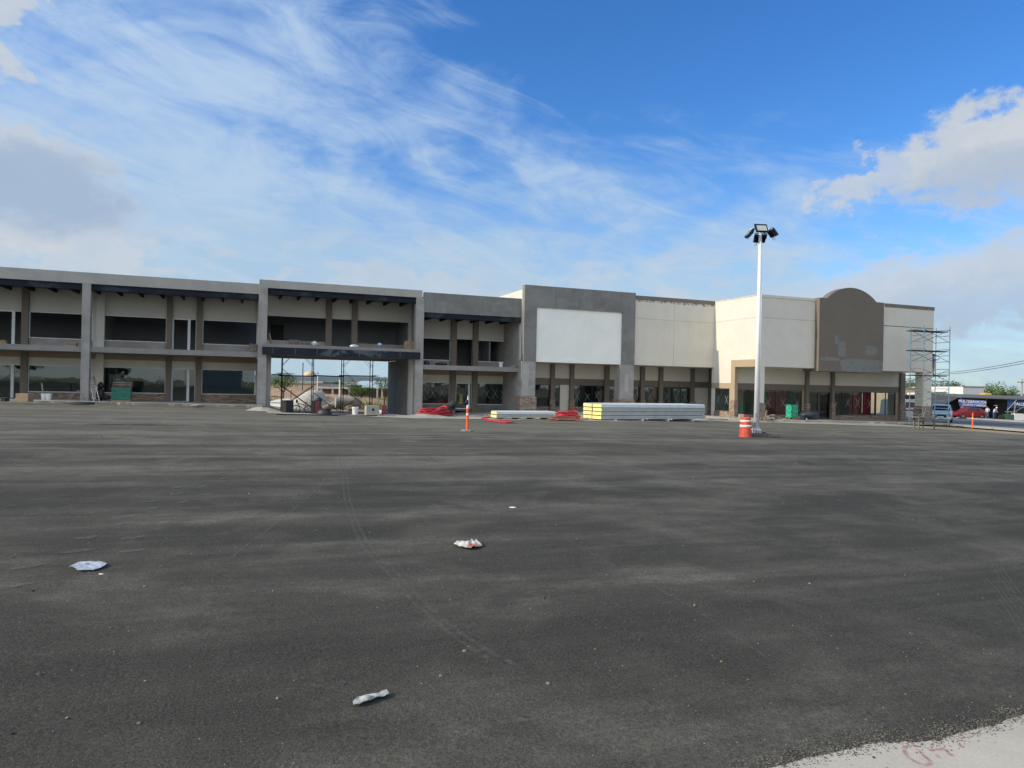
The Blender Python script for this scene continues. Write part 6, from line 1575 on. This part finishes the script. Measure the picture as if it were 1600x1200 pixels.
# buildings behind
def house(px0, px1, py0, py1, y, d, wall, label, name='house', side=None, parapet=True, win=()):
    a, b = AT(px0, (py0 + py1)/2, y), AT(px1, (py0 + py1)/2, y); z1 = AT(px0, py0, y).z; zg = gz(a.x, y) - .3; c = ((a.x + b.x)/2, y, zg)
    root = thing(name, c, 0, label, 'building')
    MB().box(a.x, b.x, y, y + d, zg, z1).build('wall', M[wall] if isinstance(wall, str) else wall, root)
    MB().box(a.x - .1, b.x + .1, y - .1, y + d + .1, z1, z1 + .15).build('roof', M['roof'] if parapet else M['teal_roof'], root)
    for (w0, w1, v0, v1) in win: box_at(root, w0, w1, v0, v1, y - .06, .1, 'window', 'glass_car_o', root)
    return root
r = house(1505, 1537, 604.5, 622, 118, 14, 'grey_wall', 'boxy building with a sunlit white side and grey front behind the repair shed', win=[(1509, 1514, 616, 620)])
house(1461.5, 1479, 613.5, 628, 112, 8, 'white_wall', 'small pale house left of the boxy white building')
house(1395, 1447, 607, 632, 122, 10, 'tan_wall', 'low tan masonry house seen through the gap beside the store column', win=[(1420, 1424, 613, 617)])
a = AT(1477, 620, 118); b = AT(1505, 604.5, 118)
MB().hexa([(a.x, 125, gz(a.x, 118) - .3), (b.x, 118, gz(a.x, 118) - .3), (b.x, 130, gz(a.x, 118) - .3), (a.x, 137, gz(a.x, 118) - .3), (a.x, 125, b.z - .15), (b.x - .001, 118.0, b.z), (b.x - .001, 130, b.z), (a.x, 137, b.z - .15)]).build('side_wing', M['white_wall'], r)
# utility pole and wires
p = AT(1597, 600, 105); zt = AT(1597, 592, 105).z; zg = gz(p.x, 105)
root = thing('utility_pole', (p.x, 105, zg), 0, 'grey utility pole with crossarm at the right edge of the picture', 'utility pole')
MB().tube((0, 0, -.3), (0, 0, zt - zg), .16, .11, 10).build('pole', M['concrete'], root, local=True); MB().ob((0, -.1, zt - zg - .5), 1.6, .1, .12).build('crossarm', M['wood_grey'], root, local=True)
for i, (ya, yb) in enumerate(((578.5, 561.5), (580.5, 566))):
    A0, B0 = AT(1425, ya + 5 - (0), 120), AT(1660, yb - 11, 60); pts = []
    for k in range(31):
        t = k / 30; q = A0.lerp(B0, t); q.z -= 1.2 * 4 * t * (1 - t) * .5; pts.append(q)
    tag(MB().path(pts, .028, 5).build('overhead_wire', M['black']), ('upper' if i == 0 else 'lower') + ' of the two wires crossing the sky right of the scaffold', 'wire', 'overhead wires')

# ---- trees ----------------------------------------------------------------
def tree(px, py_top, y, spread, label, leaf='leaf', n=1500, ls=.16, dens=1.0, trunk_h=.3, name='tree', cat='tree', zbase=None, seed=0, flat=.75):
    rr = random.Random(seed + 77); a = AT(px, py_top, y); zg = gz(a.x, y) if zbase is None else zbase; H = a.z - zg; root = thing(name, (a.x, y, zg), 0, label, cat)
    mb = MB(); tips = []
    base = Vector((0, 0, -.2)); fork = Vector((rr.uniform(-.1, .1), 0, H * trunk_h))
    mb.tube(base, fork, H * .035, H * .024, 8)
    for k in range(8):
        an = 2*pi*k/8 + rr.uniform(-.3, .3); e = Vector((cos(an) * spread * rr.uniform(.35, .8), sin(an) * spread * .8 * rr.uniform(.35, .8), H * rr.uniform(.55, .92)))
        m = fork.lerp(e, .5) + Vector((0, 0, H * .06)); mb.path([fork, m, e], H * .011, 5); tips += [e, m.lerp(e, .5)]
        for j in range(3):
            e2 = e + Vector((rr.uniform(-1, 1) * spread * .35, rr.uniform(-1, 1) * spread * .3, rr.uniform(-.12, .14) * H)); mb.tube(m.lerp(e, .6), e2, H * .005, H * .002, 4); tips.append(e2)
    mb.build('trunk', M['bark'], root, local=True)
    lf = MB()
    for k in range(int(n * 1.3)):
        t = rr.choice(tips); c = t + Vector((rr.gauss(0, spread * .20), rr.gauss(0, spread * .20), rr.gauss(0, H * .065)))
        c.z = min(max(c.z, H * .22), H * 1.02)
        s_ = ls * .62 * rr.uniform(.5, 1.3); q = Matrix.Rotation(rr.uniform(0, 6.28), 3, 'Z') @ Matrix.Rotation(rr.uniform(-1.2, 1.2), 3, 'X')
        lf.add([c + q @ Vector(v) * s_ for v in ((-.5, 0, 0), (0, -.22, .05), (.5, 0, 0), (0, .22, .05))], [(0, 1, 2, 3)])
    lf.build('crown', M[leaf], root, local=True); return root
tree(1400, 590, 128, 2.6, 'tree crown rising behind the right end of the store', 'leaf_dk', 2200, .55, seed=1)
tree(1424, 592, 132, 2.0, 'broad tree seen between scaffold legs beside the column', 'leaf', 1800, .5, seed=2)
tree(1472, 591, 128, 2.9, 'dense dark tree right of the end column, behind the white van', 'leaf_dk', 3000, .55, seed=3)
tree(1492, 598, 126, 1.3, 'smaller dark tree touching the boxy white building', 'leaf_dk', 1400, .5, seed=4)
tree(1484, 616, 106, 1.0, 'low bush in front of the boxy white building', 'leaf_dk', 900, .4, name='bush', cat='bush', seed=15)
tree(1551, 597, 125, 2.1, 'airy green tree left of the two behind the repair shed', 'leaf', 1500, .55, seed=5)
tree(1575, 602, 120, 2.0, 'airy green tree right of the two behind the repair shed', 'leaf', 1300, .5, seed=6)
# beyond the passage
tree(443, 584, 84, 1.7, 'loose green mesquite tree seen through the left of the passage', 'leaf', 1500, .34, seed=7)
tree(562, 595, 70, 1.65, 'round green mesquite bush seen through the right of the passage', 'leaf', 3200, .22, trunk_h=.2, seed=8, name='bush', cat='bush')
tree(601, 588, 82, 1.3, 'thin tree at the right edge of the passage view', 'leaf', 900, .26, seed=9)
tree(530, 598, 130, 1.6, 'dark tree before the green sheet roof beyond the passage', 'leaf_dk', 1200, .45, seed=10)
tree(424, 592, 110, 1.3, 'small tree beside the left passage wall, far off', 'leaf', 900, .4, seed=12)
house(380, 496, 598, 625, 108, 8, 'tan_wall', 'long tan masonry building seen through the left of the passage')
house(505, 521, 597, 607, 150, 8, 'green_dark', 'dark green sheet shed far beyond the passage')
hz = house(497, 548, 602.5, 622, 100, 7, 'brick', 'low brown brick house with pale posts beyond the passage')
a, b = AT(495, 603, 99.2), AT(549, 603, 99.2)
MB().box(a.x, b.x, 98.6, 99.9, a.z - .35, a.z - .05).build('porch_beam', M['grey_light'], hz)
for px in (502.5, 520, 533, 546): x = AT(px, 603, 98.8).x; MB().box(x - .12, x + .12, 98.7, 98.95, gz(x, 99) - .3, a.z - .35).build('porch_post', M['grey_light'], hz)
hr = house(545, 640, 606, 622, 112, 8, 'brick', 'brown house with a long pale sheet roof beyond the green bush')
a, b = AT(536, 603, 110), AT(640, 603, 110); zt = AT(570, 595, 112).z; zl = AT(545, 604.5, 110).z
MB().prism([(a.x, 109, zl), (a.x + 2, 114, zt), (a.x + 2, 114, zt - .12), (a.x, 109, zl - .12)], (b.x - a.x, 0, 0)).build('sheet_roof', M['teal_roof'], hr)
for px in (589.5, 597): x = AT(px, 610, 108.8).x; MB().box(x - .12, x + .12, 108.8, 109.0, gz(x, 109) - .3, zl - .1).build('porch_post', M['grey_light'], hr)
# water tower
p = AT(484.5, 583, 150); zt = AT(484.5, 579, 150).z; zg = gz(p.x, 150); h = zt - zg
root = thing('water_tower', (p.x, 150, zg), 0, 'tan water tower on thin legs beyond the passage', 'water tower')
MB().lathe((0, 0, h - 1.4), [(1.1, 0), (1.25, .3), (1.25, .75), (.8, 1.15), (0, 1.4)], 20).build('tank', simple('tan tank paint', (.62, .48, .32), .6), root, local=True, smooth=True)
for x in (-1.5, 1.5):
    for y in (-1.0, 1.0): MB().tube((x, y, 0), (x * .9, y * .9, h - 1.3), .07, n=6).build('leg', M['steel'], root, local=True)
MB().box(-1.55, 1.55, -1.1, 1.1, h - 1.5, h - 1.38).build('platform', M['steel'], root, local=True)
for px, py, yy, lb in ((473.5, 568, 92, 'thin dark pole rising left of the water tower'), (496.5, 583, 92, 'thin pale pole right of the water tower'), (531, 592, 86, 'white utility pole left of the round green bush'), (608, 588, 75, 'pale post at the right edge of the passage view')):
    a = AT(px, py, yy); zg = gz(a.x, yy); o = thing('pole', (a.x, yy, zg), 0, lb, 'pole'); MB().tube((0, 0, -.2), (0, 0, a.z - zg), .09 if px == 531 else .06, n=8).build('shaft', M['steel_navy'] if px < 480 else M['refl_white'], o, local=True); MB().lathe((0, 0, a.z - zg), [(.12, -.1), (.12, .05), (0, .1)], 8).build('cap', M['steel'], o, local=True)
# sheeted mound, concrete pipe, field boulders and weeds
def field_mound(px, py, y, rx, ry, h, mat, label, seed, name='spoil_heap', cat='spoil heap', rz=0, skew=0.0):
    a = AT(px, py, y); zg = gz(a.x, y) - .15; n, k = 30, 10; vs = [(0, 0, h)]
    for j in range(1, k + 1):
        r = j / k
        for i in range(n):
            t = 2*pi*i/n; q = 1 + .2 * noise.noise(Vector((cos(t)*1.4, sin(t)*1.4, seed))); z = h * max(0, cos(r * pi/2)) ** .8 * (1 + .3 * noise.noise(Vector((cos(t)*r*2.2, sin(t)*r*2.2, seed + 3))) * r)
            vs.append((cos(t)*r*rx*q + skew * (z / h) ** 1.2, sin(t)*r*ry*q, z))
    vs[0] = (skew, 0, h)
    fs = [(0, 1 + i, 1 + (i+1) % n) for i in range(n)] + [(1 + j*n + i, 1 + (j+1)*n + i, 1 + (j+1)*n + (i+1) % n, 1 + j*n + (i+1) % n) for j in range(k-1) for i in range(n)]
    return tag(MB().add(vs, fs).build(name, M[mat], local=True, loc=(a.x, y, zg), rz=rz, smooth=True), label, cat)
field_mound(476, 620, 66, 2.1, 1.2, 1.75, 'tarp', 'big heap under white sheeting behind the bicycle', 5, 'sheeted_heap', 'covered heap', .3, .95)
field_mound(455, 630, 70, 3.0, 2.0, .8, 'tarp', 'low pale spoil heap left of the big sheeted heap', 15)
field_mound(440, 618, 92, 8, 4, 1.6, 'earth', 'reddish earth bank behind the left scaffold bay', 7)
field_mound(515, 620, 88, 9, 4, 1.1, 'earth', 'earth bank between sheeted heap and brick house', 8)
a = AT(546, 628, 68); zg = gz(a.x, 68)
root = thing('concrete_pipe', (a.x, 68, zg), 0, 'large grey concrete pipe section lying on its side with a dark open end', 'pipe')
ax_ = Vector((.92, .39, 0)); q = Vector((-1.3, -.2, .52))
MB().lathe(q, [(.42, 0), (.52, 0), (.52, 2.4), (.42, 2.4)], 24, axis=ax_).build('shell', M['concrete'], root, local=True, smooth=False)
MB().lathe(q + ax_ * .1, [(.415, 0), (.415, 2.3), (0, 2.3)], 24, axis=ax_).build('lining', M['black'], root, local=True)
for i, (px, py, r, lb) in enumerate(((496, 640, .32, 'pale boulder left of the concrete pipe mouth'), (523, 636, .5, 'largest boulder at the concrete pipe mouth'), (512, 639, .34, 'boulder just left of the largest one'), (566, 637, .3, 'boulder below the right end of the concrete pipe'), (547, 640, .34, 'reddish boulder below the concrete pipe'))):
    g = G(px, py); tag(MB().rock(g + Vector((0, 0, r * .35)), r, (1.3, 1, .8), i + 3).build('boulder', M['sand' if i == 4 else 'rubble']), lb, 'boulder', 'boulders beyond the passage')
mb = MB()
for k in range(5200):
    y = R.uniform(60, 105); px = R.uniform(395, 645); c = AT(px, 620, y); c.z = gz(c.x, y) - .14
    if noise.noise(Vector((c.x * .25, y * .25, 0))) < -.05 or (px < 508 and y < 84) or y < 66: continue
    h = R.uniform(.15, .55) * (1.6 if R.random() < .1 else 1); d = Vector((R.uniform(-.3, .3), R.uniform(-.3, .3), 1)) * h; w_ = Vector((R.uniform(-1, 1), R.uniform(-.5, .5), 0)).normalized() * .07
    mb.add([c - w_, c + w_, c + d], [(0, 1, 2)])
tag(mb.build('weeds', M['grass_dry']), kind='stuff')
mb = MB()
for k in range(2600):
    y = R.uniform(90, 130); x = R.uniform(58, 110); c = Vector((x, y, gz(x, y) - .1)); h = R.uniform(.1, .4)
    mb.add([c - Vector((.06, 0, 0)), c + Vector((.06, 0, 0)), c + Vector((R.uniform(-.1, .1), 0, h))], [(0, 1, 2)])
tag(mb.build('weeds', M['grass_dry']), kind='stuff')

# ---- what the shop windows mirror: the other side of the lot ---------------
def ref_house(x, y, w, d, h, mat, label):
    zg = gz(x, y) - .4; root = thing('building', (x, y, zg), 0, label, 'building')
    MB().box(-w/2, w/2, -d/2, d/2, 0, h).build('wall', M[mat], root, local=True); MB().box(-w/2 - .2, w/2 + .2, -d/2 - .2, d/2 + .2, h, h + .3).build('roof', M['roof'], root, local=True)
ref_house(5.5, -26, 7, 8, 4.6, 'cream', 'cream building across the lot, mirrored in the left shop windows')
ref_house(40, -40, 30, 10, 5.0, 'brick', 'brown building across the lot, mirrored in the right shop windows')
for i in range(16):
    x = -75 + i * 14 + R.uniform(-3, 3); y = -46 + R.uniform(-6, 6); zt_m = R.uniform(4.5, 8); 
    if abs(x - 4) < 8: continue
    rr_ = random.Random(i); zg = gz(x, y); root = thing('tree', (x, y, zg), 0, 'tree number %d along the far side of the lot behind the viewer' % (i + 1), 'tree', 'trees across the lot')
    root['label'] = 'tree across the lot, mirrored dimly in the shop windows'
    mb = MB().tube((0, 0, -.2), (0, 0, zt_m * .6), .2, .1, 8); mb.build('trunk', M['bark'], root, local=True); lf = MB()
    for k in range(700):
        d = Vector((rr_.gauss(0, 1), rr_.gauss(0, 1), rr_.gauss(0, .8))).normalized() * rr_.random() ** .4
        c = Vector((d.x * 3.6, d.y * 3.0, zt_m * .58 + d.z * zt_m * .42)); q = Matrix.Rotation(rr_.uniform(0, 6.28), 3, 'Z') @ Matrix.Rotation(rr_.uniform(-1.2, 1.2), 3, 'X')
        lf.add([c + q @ Vector(v) * .8 for v in ((-.5, 0, 0), (0, -.4, .05), (.5, 0, 0), (0, .4, .05))], [(0, 1, 2, 3)])
    lf.build('crown', M['leaf_dk'], root, local=True)
